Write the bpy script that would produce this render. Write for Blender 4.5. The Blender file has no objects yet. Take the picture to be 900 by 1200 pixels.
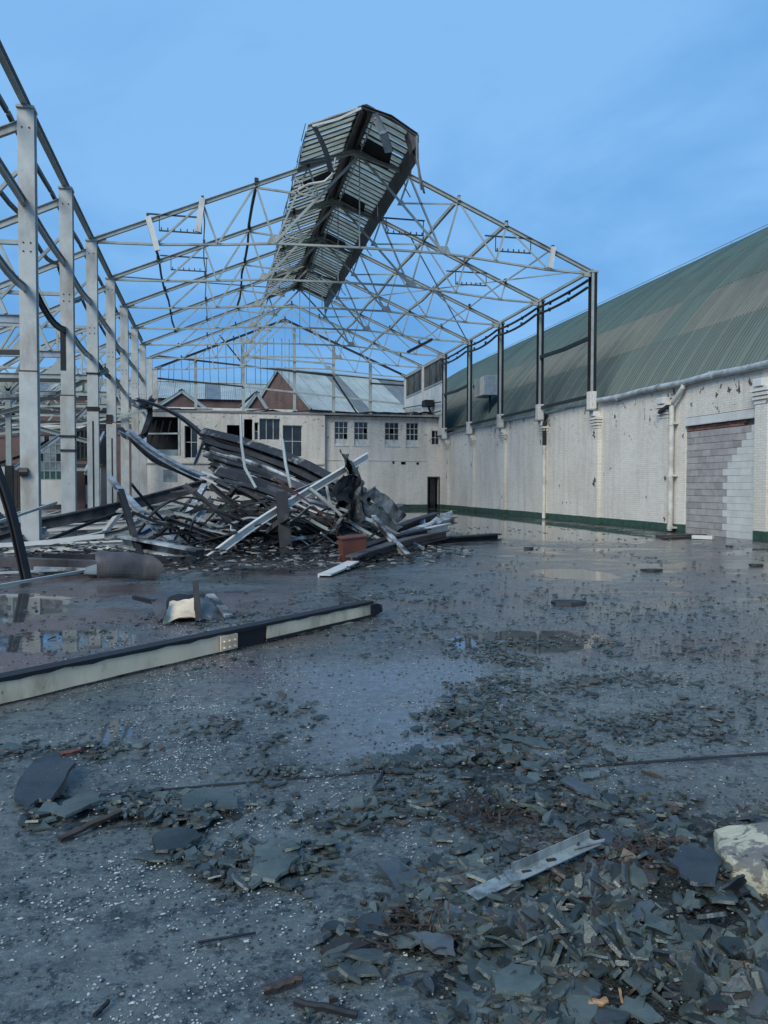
import bpy, bmesh, math, random
from mathutils import Vector, Matrix, noise
R = math.radians
rnd = random.Random(7)
sc = bpy.context.scene
C = sc.collection

# ------------------------------------------------------------------ camera
FPX, YAW, PIT, ROLL, EYE = 924.28, .2142, -.0334, .0021, 1.6
fw = Vector((math.sin(YAW)*math.cos(PIT), math.cos(YAW)*math.cos(PIT), math.sin(PIT)))
rt0 = Vector((math.cos(YAW), -math.sin(YAW), 0))
up0 = rt0.cross(fw)
rt = rt0*math.cos(ROLL) + up0*math.sin(ROLL)
up = up0*math.cos(ROLL) - rt0*math.sin(ROLL)
cam = bpy.data.cameras.new('camera'); camo = bpy.data.objects.new('camera', cam); C.objects.link(camo)
cam.sensor_fit = 'HORIZONTAL'; cam.sensor_width = 36; cam.lens = FPX/900*36
cam.clip_end = 3000; cam.clip_start = .05
M = Matrix((rt, up, -fw)).transposed().to_4x4(); M.translation = (0, 0, EYE)
camo.matrix_world = M
sc.camera = camo
def ray(x, y): return fw*FPX + rt*(x-450) - up*(y-600)
def at(x, y, Y):                      # point of the place seen at photo position x, y, standing at distance Y
    d = ray(x, y); t = Y/d.y; return Vector((d.x*t, Y, EYE+d.z*t))
def gd(x, y, z=0):
    d = ray(x, y); t = (z-EYE)/d.z; return Vector((d.x*t, d.y*t, z))
def px(p):
    v = Vector(p)-Vector((0, 0, EYE)); z = v.dot(fw)
    return 450+FPX*v.dot(rt)/z, 600-FPX*v.dot(up)/z, z

# ------------------------------------------------------------------ world, sun, exposure
SUN_EL, SUN_AZ = R(40), R(222)        # azimuth clockwise from +Y
w = bpy.data.worlds.new('World'); sc.world = w; w.use_nodes = True
nt = w.node_tree; nt.nodes.clear()
N = nt.nodes.new; K = nt.links.new
out = N('ShaderNodeOutputWorld'); bg = N('ShaderNodeBackground'); K(bg.outputs[0], out.inputs[0])
sky = N('ShaderNodeTexSky'); sky.sky_type = 'NISHITA'; sky.sun_disc = False
sky.sun_elevation = SUN_EL; sky.sun_rotation = SUN_AZ; sky.air_density = 1.0; sky.dust_density = 1.5; sky.ozone_density = 2.0
tc = N('ShaderNodeTexCoord')
sep = N('ShaderNodeSeparateXYZ'); K(tc.outputs['Generated'], sep.inputs[0])
# flatten the direction onto a cloud layer
addz = N('ShaderNodeMath'); addz.operation = 'ADD'; addz.inputs[1].default_value = .25; K(sep.outputs[2], addz.inputs[0])
mx = N('ShaderNodeMath'); mx.operation = 'MAXIMUM'; mx.inputs[1].default_value = .08; K(addz.outputs[0], mx.inputs[0])
dv = N('ShaderNodeVectorMath'); dv.operation = 'DIVIDE'; K(tc.outputs['Generated'], dv.inputs[0])
cz = N('ShaderNodeCombineXYZ'); [K(mx.outputs[0], cz.inputs[i]) for i in range(3)]; K(cz.outputs[0], dv.inputs[1])
ns = N('ShaderNodeTexNoise'); ns.inputs['Scale'].default_value = 1.0; ns.inputs['Detail'].default_value = 6; ns.inputs['Roughness'].default_value = .55
ns.inputs['Distortion'].default_value = .4
K(dv.outputs[0], ns.inputs['Vector'])
cr = N('ShaderNodeValToRGB'); e = cr.color_ramp.elements
e[0].position = .38; e[0].color = (.50, 1.75, 3.85, 1)
e[1].position = .62; e[1].color = (1.25, 2.75, 4.85, 1)
K(ns.outputs['Fac'], cr.inputs[0])
mixs = N('ShaderNodeMix'); mixs.data_type = 'RGBA'; mixs.inputs['Factor'].default_value = .9
K(sky.outputs[0], mixs.inputs[6]); K(cr.outputs[0], mixs.inputs[7])
K(mixs.outputs[2], bg.inputs[0]); bg.inputs[1].default_value = .1
sun = bpy.data.lights.new('sun', 'SUN'); suno = bpy.data.objects.new('sun', sun); C.objects.link(suno)
sun.energy = 1.5; sun.angle = R(30); sun.color = (1, .985, .85)
sd = Vector((math.sin(SUN_AZ)*math.cos(SUN_EL), math.cos(SUN_AZ)*math.cos(SUN_EL), math.sin(SUN_EL)))
suno.rotation_euler = sd.to_track_quat('Z', 'Y').to_euler()
sc.view_settings.view_transform = 'Standard'; sc.view_settings.look = 'None'
sc.view_settings.gamma = 1; sc.view_settings.exposure = .92
sc.cycles.max_bounces = 5; sc.cycles.diffuse_bounces = 3; sc.cycles.glossy_bounces = 3

# ------------------------------------------------------------------ materials
class NT:
    def __init__(s, name):
        s.m = bpy.data.materials.new(name); s.m.use_nodes = True; s.t = s.m.node_tree
        s.b = s.t.nodes['Principled BSDF']; s.pos = s.n('ShaderNodeNewGeometry').outputs['Position']
    def n(s, ty): return s.t.nodes.new(ty)
    def k(s, a, b): s.t.links.new(a, b)
    def noise(s, scale, detail=4, rough=.55, vec=None, stretch=None, dist=0):
        o = s.n('ShaderNodeTexNoise'); o.inputs['Scale'].default_value = scale; o.inputs['Detail'].default_value = detail
        o.inputs['Roughness'].default_value = rough; o.inputs['Distortion'].default_value = dist
        v = vec or s.pos
        if stretch:
            q = s.n('ShaderNodeVectorMath'); q.operation = 'MULTIPLY'; q.inputs[1].default_value = stretch; s.k(v, q.inputs[0]); v = q.outputs[0]
        s.k(v, o.inputs['Vector']); return o.outputs['Fac']
    def obj(s): return s.n('ShaderNodeTexCoord').outputs['Object']
    def vor(s, scale, vec=None):
        o = s.n('ShaderNodeTexVoronoi'); o.inputs['Scale'].default_value = scale; s.k(vec or s.pos, o.inputs['Vector']); return o
    def ramp(s, f, a, b):
        o = s.n('ShaderNodeMapRange'); o.inputs[1].default_value = a; o.inputs[2].default_value = b; s.k(f, o.inputs[0]); return o.outputs[0]
    def math(s, op, a, b=None):
        o = s.n('ShaderNodeMath'); o.operation = op
        for i, v in enumerate((a, b)):
            if v is None: continue
            if isinstance(v, (int, float)): o.inputs[i].default_value = v
            else: s.k(v, o.inputs[i])
        o.use_clamp = op in ('ADD', 'SUBTRACT'); return o.outputs[0]
    def mix(s, f, a, b):
        o = s.n('ShaderNodeMix'); o.data_type = 'RGBA'
        if isinstance(f, (int, float)): o.inputs['Factor'].default_value = f
        else: s.k(f, o.inputs['Factor'])
        for i, v in ((6, a), (7, b)):
            if isinstance(v, tuple): o.inputs[i].default_value = (*v, 1)
            else: s.k(v, o.inputs[i])
        return o.outputs[2]
    def mixf(s, f, a, b):
        o = s.n('ShaderNodeMix'); o.data_type = 'FLOAT'; s.k(f, o.inputs['Factor'])
        for i, v in ((2, a), (3, b)):
            if isinstance(v, (int, float)): o.inputs[i].default_value = v
            else: s.k(v, o.inputs[i])
        return o.outputs[0]
    def bump(s, h, strength=.3, dist=.01, prev=None):
        o = s.n('ShaderNodeBump'); o.inputs['Strength'].default_value = strength; o.inputs['Distance'].default_value = dist
        s.k(h, o.inputs['Height'])
        if prev: s.k(prev, o.inputs['Normal'])
        return o.outputs[0]
    def rand(s): return s.n('ShaderNodeObjectInfo').outputs['Random']
    def done(s, col=None, rough=.6, normal=None, metal=0, spec=None):
        if col is not None:
            if isinstance(col, tuple): s.b.inputs['Base Color'].default_value = (*col, 1)
            else: s.k(col, s.b.inputs['Base Color'])
        if isinstance(rough, (int, float)): s.b.inputs['Roughness'].default_value = rough
        else: s.k(rough, s.b.inputs['Roughness'])
        if normal: s.k(normal, s.b.inputs['Normal'])
        s.b.inputs['Metallic'].default_value = metal
        if spec is not None: s.b.inputs['Specular IOR Level'].default_value = spec
        return s.m

def mat_steel(name, base, stain, amount=.5, rough=.45, scale=1.0, dirt=(.03, .03, .032)):
    s = NT(name); s.b.inputs['Specular IOR Level'].default_value = .3 if base[0] < .1 else .5
    a = s.ramp(s.noise(1.1*scale, 6, .65, stretch=(1, 1, .35)), .62-.25*amount, .78-.2*amount)
    b = s.ramp(s.noise(9*scale, 5, .7), .70-.1*amount, .78-.08*amount)
    v = s.ramp(s.noise(3, 3), .3, .7)
    c = s.mix(v, base, tuple(x*.8 for x in base))
    c = s.mix(a, c, stain); c = s.mix(b, c, dirt)
    return s.done(c, rough, s.bump(s.noise(30, 4), .25, .004))
M_white = mat_steel('painted_white_steel', (.60, .60, .58), (.30, .27, .24), .3)
M_col = mat_steel('painted_stanchion', (.50, .51, .49), (.29, .25, .21), .35)
M_truss = mat_steel('pale_truss_paint', (.37, .405, .39), (.22, .22, .20), .4)
M_dtruss = mat_steel('sooty_steel', (.045, .05, .05), (.10, .085, .07), .3, .6)
M_burnt = mat_steel('burnt_steel', (.02, .02, .023), (.05, .047, .047), .4, .6)
M_burnt2 = mat_steel('scorched_beam', (.085, .08, .085), (.02, .02, .022), .7, .5)
M_peel2 = mat_steel('charred_peeling_steel', (.035, .035, .038), (.40, .41, .41), .35, .5, 2.4)
M_peel = mat_steel('peeling_pale_steel', (.48, .50, .51), (.03, .03, .033), .95, .45, 1.6)
M_blue = mat_steel('blue_grey_steel', (.33, .38, .43), (.05, .05, .06), .55, .4)
M_rust = mat_steel('rusty_steel', (.13, .045, .03), (.06, .025, .02), .5, .6)
M_cream = mat_steel('cream_beam_paint', (.88, .68, .46), (.40, .28, .18), .55, .45, 2.2)
M_black = mat_steel('black_pipe', (.02, .022, .024), (.05, .045, .04), .3)
M_galv = mat_steel('galvanised_steel', (.24, .28, .29), (.07, .085, .09), .8, .35, 9)

def mat_wall(name, base, under, peel=.5, brick=True, green=True, dirt=.5):
    dirt *= 1.15
    s = NT(name)
    sp = s.n('ShaderNodeSeparateXYZ'); s.k(s.pos, sp.inputs[0])
    cb = s.n('ShaderNodeCombineXYZ'); h = s.math('ADD', sp.outputs[0], sp.outputs[1]); h.node.use_clamp = False
    s.k(h, cb.inputs[0]); s.k(sp.outputs[2], cb.inputs[1])
    bt = s.n('ShaderNodeTexBrick'); s.k(cb.outputs[0], bt.inputs['Vector'])
    bt.inputs['Scale'].default_value = 1; bt.inputs['Brick Width'].default_value = .225; bt.inputs['Row Height'].default_value = .075
    bt.inputs['Mortar Size'].default_value = .007; bt.inputs['Mortar Smooth'].default_value = .3; bt.inputs['Bias'].default_value = -.2
    bt.inputs['Color1'].default_value = (1, 1, 1, 1); bt.inputs['Color2'].default_value = (.66, .64, .61, 1); bt.inputs['Mortar'].default_value = (.28, .27, .26, 1)
    big = s.ramp(s.noise(.35, 5, .6), .3, .75)
    c = s.mix(big, base, tuple(x*.86 for x in base))
    str_ = s.ramp(s.noise(2.2, 6, .65, stretch=(1, 1, .10)), .46, .72)
    warm = s.ramp(s.noise(.22, 4, .6), .42, .62); c = s.mix(s.math('MULTIPLY', warm, .35), c, (.52, .45, .36))
    c = s.mix(s.math('MULTIPLY', str_, .62*dirt), c, (.27, .235, .19))
    blot = s.ramp(s.noise(.9, 8, .78), .56, .70); c = s.mix(s.math('MULTIPLY', blot, .5*dirt), c, (.33, .30, .26))
    bm_ = s.n('ShaderNodeMix'); bm_.data_type = 'RGBA'; bm_.blend_type = 'MULTIPLY'; bm_.inputs['Factor'].default_value = .34 if brick else 0
    s.k(c, bm_.inputs[6]); s.k(bt.outputs['Color'], bm_.inputs[7]); c = bm_.outputs[2]
    # flaking paint: more of it high up the wall and near the ground
    hi = s.ramp(sp.outputs[2], 3.2, 5.0)
    pn = s.noise(2.2, 8, .72, dist=.6)
    pn = s.math('ADD', pn, s.math('MULTIPLY', hi, .07))
    pm = s.ramp(pn, .705-.08*peel, .72-.08*peel)
    c = s.mix(pm, c, under)
    fm = s.ramp(s.math('ADD', s.noise(7, 6, .75), s.math('MULTIPLY', hi, .06)), .665, .70)
    c = s.mix(s.math('MULTIPLY', fm, .55), c, under)
    if green:
        ed = s.math('ADD', sp.outputs[2], s.math('MULTIPLY', s.noise(1.5, 4), .05)); ed.node.use_clamp = False
        gm = s.ramp(ed, .33, .315)
        gc = s.mix(s.ramp(s.noise(4, 5, .7), .45, .65), (.03, .085, .06), (.02, .038, .03))
        c = s.mix(gm, c, gc)
        low = s.ramp(ed, .12, .0)
        c = s.mix(s.math('MULTIPLY', low, .7), c, (.03, .03, .03))
    nrm = s.bump(bt.outputs['Color'], .6 if brick else .0, .015)
    nrm = s.bump(s.math('SUBTRACT', s.noise(14, 6, .7), s.math('MULTIPLY', pm, .6)), .5, .012, nrm)
    return s.done(c, .62, nrm)
M_wall = mat_wall('painted_brick', (.82, .765, .69), (.17, .13, .11), .55)
M_fac = mat_wall('painted_facade', (.80, .75, .69), (.15, .13, .12), .35, True, True, .6)
M_render = mat_wall('white_render', (.66, .67, .66), (.25, .24, .22), .3, False, False, .5)

def simple(name, a, b, scale=3, rough=.6, bscale=20, bstr=.3, lo=.4, hi=.65, stretch=None, metal=0, randomise=0, bd=.01):
    s = NT(name)
    c = s.mix(s.ramp(s.noise(scale, 6, .65, stretch=stretch), lo, hi), a, b)
    if randomise:
        hs = s.n('ShaderNodeHueSaturation'); s.k(c, hs.inputs['Color'])
        s.k(s.ramp(s.rand(), 0, 1), hs.inputs['Value']); hs.inputs['Value'].links[0].from_node.inputs[3].default_value = 1-randomise
        hs.inputs['Value'].links[0].from_node.inputs[4].default_value = 1+randomise
        c = hs.outputs[0]
    return s.done(c, rough, s.bump(s.noise(bscale, 5, .6), bstr, bd), metal)
M_block = simple('bare_concrete_block', (.36, .335, .325), (.27, .255, .25), 4, .85, 60, .5, randomise=.16)
M_pblock = simple('painted_concrete_block', (.58, .58, .55), (.50, .50, .47), 3, .7, 60, .5, randomise=.05)
M_mortar = simple('mortar', (.24, .23, .22), (.16, .15, .15), 5, .9)
M_flakepatch = simple('bare_weathered_brick', (.13, .10, .085), (.05, .045, .042), 9, .9, 60, .6)
M_redbrick = simple('red_brick_piece', (.27, .13, .105), (.16, .07, .06), 5, .85, 60, .5, randomise=.2)
M_conc = simple('grey_concrete', (.27, .27, .26), (.17, .17, .17), 2, .8)
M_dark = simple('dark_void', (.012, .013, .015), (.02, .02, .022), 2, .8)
M_wood = simple('broken_timber', (.055, .036, .026), (.025, .018, .015), 14, .5, 40, .5)
M_wood2 = simple('fresh_splintered_timber', (.42, .24, .12), (.22, .11, .05), 20, .6, 60, .5)
M_soot = simple('charred_sheet', (.05, .052, .058), (.12, .125, .13), 5, .35, 12, .6, bd=.03)
M_sheet = simple('weathered_sheet_metal', (.17, .19, .19), (.06, .065, .07), 3, .35, 8, .3)
M_dsheet = simple('streaked_dark_sheet', (.11, .125, .125), (.03, .033, .035), 4, .35, 8, .3, stretch=(2, 2, .4))
M_paint_wh = simple('white_joinery', (.6, .61, .6), (.4, .41, .4), 4, .5)
M_ltroof = simple('pale_corrugated_sheet', (.32, .37, .37), (.22, .26, .27), .6, .5, 10, .1)
M_dkroof = simple('dark_rooflight', (.10, .12, .13), (.15, .17, .18), .8, .4)
M_lead = simple('lead_blue_duct', (.30, .35, .40), (.2, .25, .3), 3, .4)
M_ivory = simple('fragment_roof_sheet', (.42, .44, .40), (.22, .23, .20), 1.6, .6, 12, .2, stretch=(1, 2, 1))
def mat_trans():
    s = NT('translucent_fragment_sheet')
    c = s.mix(s.ramp(s.noise(1.6, 6, .65, stretch=(1, 2, 1)), .35, .65), (.80, .82, .77), (.56, .58, .52))
    s.done(c, .6, s.bump(s.noise(12, 4), .2, .01))
    t = s.n('ShaderNodeBsdfTranslucent'); s.k(c, t.inputs[0]); m_ = s.n('ShaderNodeMixShader'); m_.inputs[0].default_value = .62
    s.k(s.b.outputs[0], m_.inputs[1]); s.k(t.outputs[0], m_.inputs[2])
    s.k(m_.outputs[0], [n for n in s.t.nodes if n.type == 'OUTPUT_MATERIAL'][0].inputs[0]); return s.m
M_trans = mat_trans()
M_fascia = simple('dark_fascia', (.055, .05, .05), (.10, .09, .085), 3, .55)
M_gutter = simple('gutter_pipe', (.42, .46, .48), (.2, .21, .2), 2.5, .35)
M_pipe = simple('cream_downpipe', (.60, .58, .53), (.40, .37, .33), 2.5, .35)
M_teal = simple('green_painted_panel', (.03, .11, .10), (.02, .06, .06), 3, .5)

def mat_brickwork():
    s = NT('red_brickwork'); sp = s.n('ShaderNodeSeparateXYZ'); s.k(s.pos, sp.inputs[0])
    cb = s.n('ShaderNodeCombineXYZ'); h = s.math('ADD', sp.outputs[0], sp.outputs[1]); h.node.use_clamp = False
    s.k(h, cb.inputs[0]); s.k(sp.outputs[2], cb.inputs[1])
    bt = s.n('ShaderNodeTexBrick'); s.k(cb.outputs[0], bt.inputs['Vector'])
    bt.inputs['Scale'].default_value = 1; bt.inputs['Brick Width'].default_value = .225; bt.inputs['Row Height'].default_value = .075; bt.inputs['Mortar Size'].default_value = .008
    bt.inputs['Color1'].default_value = (.15, .07, .058, 1); bt.inputs['Color2'].default_value = (.10, .05, .045, 1); bt.inputs['Mortar'].default_value = (.16, .14, .13, 1)
    c = s.mix(s.ramp(s.noise(.8, 5), .45, .75), bt.outputs[0], (.07, .05, .045))
    return s.done(c, .85, s.bump(bt.outputs['Color'], .4, .01))
M_bw = mat_brickwork()

def mat_green(name, a, b, c3):
    s = NT(name)
    st = s.noise(1.3, 6, .7, stretch=(.15, 1.6, .15))
    c = s.mix(s.ramp(st, .35, .68), a, b)
    c = s.mix(s.ramp(s.noise(.25, 5, .6), .52, .72), c, c3)
    hs = s.n('ShaderNodeHueSaturation'); s.k(c, hs.inputs['Color']); r = s.ramp(s.rand(), 0, 1)
    r.node.inputs[3].default_value = .88; r.node.inputs[4].default_value = 1.1; s.k(r, hs.inputs['Value'])
    return s.done(hs.outputs[0], .55, s.bump(s.noise(20, 4), .2, .005))
M_green = mat_green('green_corrugated_roof', (.050, .088, .080), (.075, .112, .102), (.045, .070, .066))
M_green2 = mat_green('moss_green_lower_roof', (.040, .070, .066), (.062, .094, .088), (.038, .060, .056))
M_brown = mat_green('weathered_brown_roof', (.085, .098, .088), (.130, .138, .122), (.05, .070, .062))

def mat_slate(name, a, b, rough):
    s = NT(name); o = s.obj()
    c = s.mix(s.ramp(s.noise(5, 5, .6), .35, .65), a, b)
    hs = s.n('ShaderNodeHueSaturation'); s.k(c, hs.inputs['Color']); gi = s.n('ShaderNodeNewGeometry').outputs['Random Per Island']; rs = s.math('FRACT', s.math('MULTIPLY', s.rand(), 7.3)); ad = s.math('FRACT', s.math('MULTIPLY', s.n('ShaderNodeNewGeometry').outputs['Random Per Island'], 3.7))
    sm = s.n('ShaderNodeMath'); sm.operation = 'ADD'; s.k(gi, sm.inputs[0]); s.k(rs, sm.inputs[1]); fr_ = s.math('FRACT', sm.outputs[0])
    r = s.ramp(fr_, 0, 1)
    r.node.inputs[3].default_value = .4; r.node.inputs[4].default_value = 1.7; s.k(r, hs.inputs['Value'])
    fl = s.ramp(s.noise(60, 4, .7), .68, .74)
    c = s.mix(fl, hs.outputs[0], (.3, .32, .32))
    rr = s.mixf(s.ramp(s.noise(6, 4), .4, .6), rough, rough+.3)
    return s.done(c, rr, s.bump(s.noise(25, 6, .7), .55, .01))
M_slate = mat_slate('grey_green_slate', (.028, .038, .036), (.066, .080, .075), .2)
M_slate2 = mat_slate('dark_blue_slate', (.026, .032, .037), (.052, .061, .066), .2)
M_slate3 = mat_slate('brown_stained_slate', (.032, .027, .022), (.055, .042, .034), .35)
M_flake = simple('white_paint_flake', (.50, .54, .54), (.30, .33, .34), 30, .6)
M_bed = simple('crushed_slate_bed', (.012, .015, .015), (.034, .040, .038), 12, .4, 55, 1.0, bd=.03)  # bed colour darkened to imitate the shade in gaps between slates

def mat_floor():
    s = NT('wet_concrete_floor')
    sp = s.n('ShaderNodeSeparateXYZ'); s.k(s.pos, sp.inputs[0])
    base = s.mix(s.ramp(s.noise(.5, 7, .62, dist=.5), .36, .66), (.052, .064, .063), (.122, .142, .138))
    base = s.mix(s.ramp(s.noise(2.6, 7, .75, stretch=(.7, 1.2, 1)), .50, .60), base, (.034, .040, .044))
    base = s.mix(s.math('MULTIPLY', s.ramp(s.noise(.7, 6, .7), .52, .62), .45), base, (.095, .085, .078))
    fine = s.noise(28, 6, .75)
    base = s.mix(s.ramp(fine, .5, .68), base, (.16, .17, .175))
    base = s.mix(s.ramp(s.noise(9, 7, .85), .52, .58), base, (.022, .025, .027))
    base = s.mix(s.math('MULTIPLY', s.ramp(s.noise(17, 6, .85), .55, .62), .6), base, (.22, .235, .24))
    gr = s.vor(55); g = s.ramp(gr.outputs['Distance'], .16, .10)
    gsel = s.ramp(s.noise(3.1, 4, .6), .45, .62)
    base = s.mix(s.math('MULTIPLY', s.math('MULTIPLY', g, gsel), .5), base, (.32, .34, .36))
    # rusty, purple stains
    red = s.ramp(s.noise(.42, 5, .6, dist=.8), .44, .60)
    left = s.ramp(sp.outputs[0], 2.5, -1.0)
    far = s.ramp(sp.outputs[1], 5.6, 7)
    base = s.mix(s.math('MULTIPLY', s.math('MULTIPLY', red, s.math('ADD', left, .3)), s.math('MULTIPLY', far, .8)), base, (.13, .078, .074))
    # puddles
    wet = s.ramp(s.noise(.33, 4, .5, dist=.7), .50, .60)
    wet2 = s.ramp(s.noise(1.3, 5, .6), .54, .62)
    yf = s.ramp(sp.outputs[1], 6, 17)
    wet = s.math('MULTIPLY', wet, yf)
    def ell(cx, cy, rx, ry):
        q = s.n('ShaderNodeVectorMath'); q.operation = 'SUBTRACT'; q.inputs[1].default_value = (cx, cy, 0); s.k(s.pos, q.inputs[0])
        m = s.n('ShaderNodeVectorMath'); m.operation = 'MULTIPLY'; m.inputs[1].default_value = (1/rx, 1/ry, 0); s.k(q.outputs[0], m.inputs[0])
        l = s.n('ShaderNodeVectorMath'); l.operation = 'LENGTH'; s.k(m.outputs[0], l.inputs[0])
        d = s.math('ADD', l.outputs['Value'], s.math('MULTIPLY', s.noise(2.2, 4, .6), .9)); d.node.use_clamp = False
        return s.ramp(d, 1.5, 1.38)
    P = wet
    for a in PUD: P = s.math('MAXIMUM', P, ell(*a))
    P = s.math('MAXIMUM', P, s.math('MULTIPLY', wet2, s.math('MULTIPLY', s.ramp(sp.outputs[1], 7, 10), .75)))
    base = s.mix(s.math('MULTIPLY', P, .55), base, (.03, .033, .036))
    damp = s.ramp(s.noise(.8, 5, .65), .35, .7)
    # old smooth screed patch: crisp near edge, ragged elsewhere
    wob = s.math('MULTIPLY', s.math('SUBTRACT', s.noise(5, 6, .7), .5), .25)
    def lin(a_, b_, c_):      # a*x + b*y + c + wobble
        q = s.n('ShaderNodeMath'); q.operation = 'MULTIPLY_ADD'; s.k(sp.outputs[0], q.inputs[0]); q.inputs[1].default_value = a_; q.inputs[2].default_value = c_
        w2 = s.n('ShaderNodeMath'); w2.operation = 'MULTIPLY_ADD'; s.k(sp.outputs[1], w2.inputs[0]); w2.inputs[1].default_value = b_; s.k(q.outputs[0], w2.inputs[2])
        return w2.outputs[0]
    def edge(v, soft, wb):
        z = s.n('ShaderNodeMath'); z.operation = 'MULTIPLY_ADD'; s.k(s.noise(4, 6, .7), z.inputs[0]); z.inputs[1].default_value = wb; s.k(v, z.inputs[2])
        return s.ramp(z.outputs[0], wb*.5-soft, wb*.5+soft)
    S = s.math('MULTIPLY', edge(lin(0, 1, -4.47), .015, .03), edge(lin(0, -1, 7.1), .25, .6))
    S = s.math('MULTIPLY', S, s.math('MULTIPLY', edge(lin(1, -.0, -.60), .22, .4), edge(lin(-1, .39, -.19), .08, .25)))
    S = s.math('MULTIPLY', S, s.ramp(s.noise(1.9, 6, .7), .30, .42))
    sc_c = s.mix(s.ramp(s.noise(14, 6, .8), .45, .62), (.10, .112, .125), (.17, .185, .20))
    base = s.mix(s.math('MULTIPLY', S, .9), base, sc_c)
    brown = s.math('MAXIMUM', ell(4.9, 6.9, .5, .35), s.math('MAXIMUM', ell(2.9, 10.2, .8, .5), ell(.9, 8.0, .5, .3)))
    base = s.mix(s.math('MULTIPLY', brown, .45), base, (.11, .075, .055))
    film = s.ramp(s.noise(1.0, 6, .65, stretch=(.45, 1.3, 1), dist=.6), .47, .60)
    rr = s.mixf(damp, .36, .17)
    rr = s.mixf(film, rr, .10)
    rr = s.mixf(P, rr, .04)
    rr = s.mixf(S, rr, .2)
    hgt = s.math('ADD', s.math('MULTIPLY', s.noise(6, 7, .75), 1.0), s.math('MULTIPLY', fine, .5)); hgt.node.use_clamp = False
    hgt = s.mixf(s.math('MULTIPLY', film, .55), hgt, .75)
    h2 = s.mixf(s.math('MAXIMUM', P, s.math('MULTIPLY', S, .75)), hgt, .75)
    return s.done(base, rr, s.bump(h2, .8, .022), spec=.7)
PUD = [(11.3, 29, 3.6, 9.0), (6.4, 13.2, .7, 1.0), (-.62, 5.35, .13, .30), (-1.5, 8.6, .8, .7), (12.5, 42, 3.0, 12), (-3.0, 11.0, 1.2, 1.6), (3.2, 7.6, .9, .6)]
M_floor = mat_floor()
M_ground = simple('yard_ground', (.07, .07, .068), (.10, .10, .095), .3, .6)
def mat_glass(name, col, rough=.15):
    s = NT(name); c = s.mix(s.ramp(s.noise(1.5, 4), .4, .6), col, tuple(x*.5 for x in col)); return s.done(c, rough)
M_glass = mat_glass('dirty_dark_glass', (.03, .035, .04))
M_gl2 = mat_glass('whitened_glass', (.30, .36, .38), .3)
def mat_stone():
    s = NT('chipped_painted_stone')
    c = s.mix(s.ramp(s.noise(6, 6, .7, dist=.5), .47, .53), (.42, .40, .30), (.15, .14, .13))
    c = s.mix(s.ramp(s.noise(11, 6, .7), .58, .62), c, (.04, .035, .033))
    return s.done(c, .75, s.bump(s.noise(14, 7, .7), .7, .02))
M_stone = mat_stone()

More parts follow.
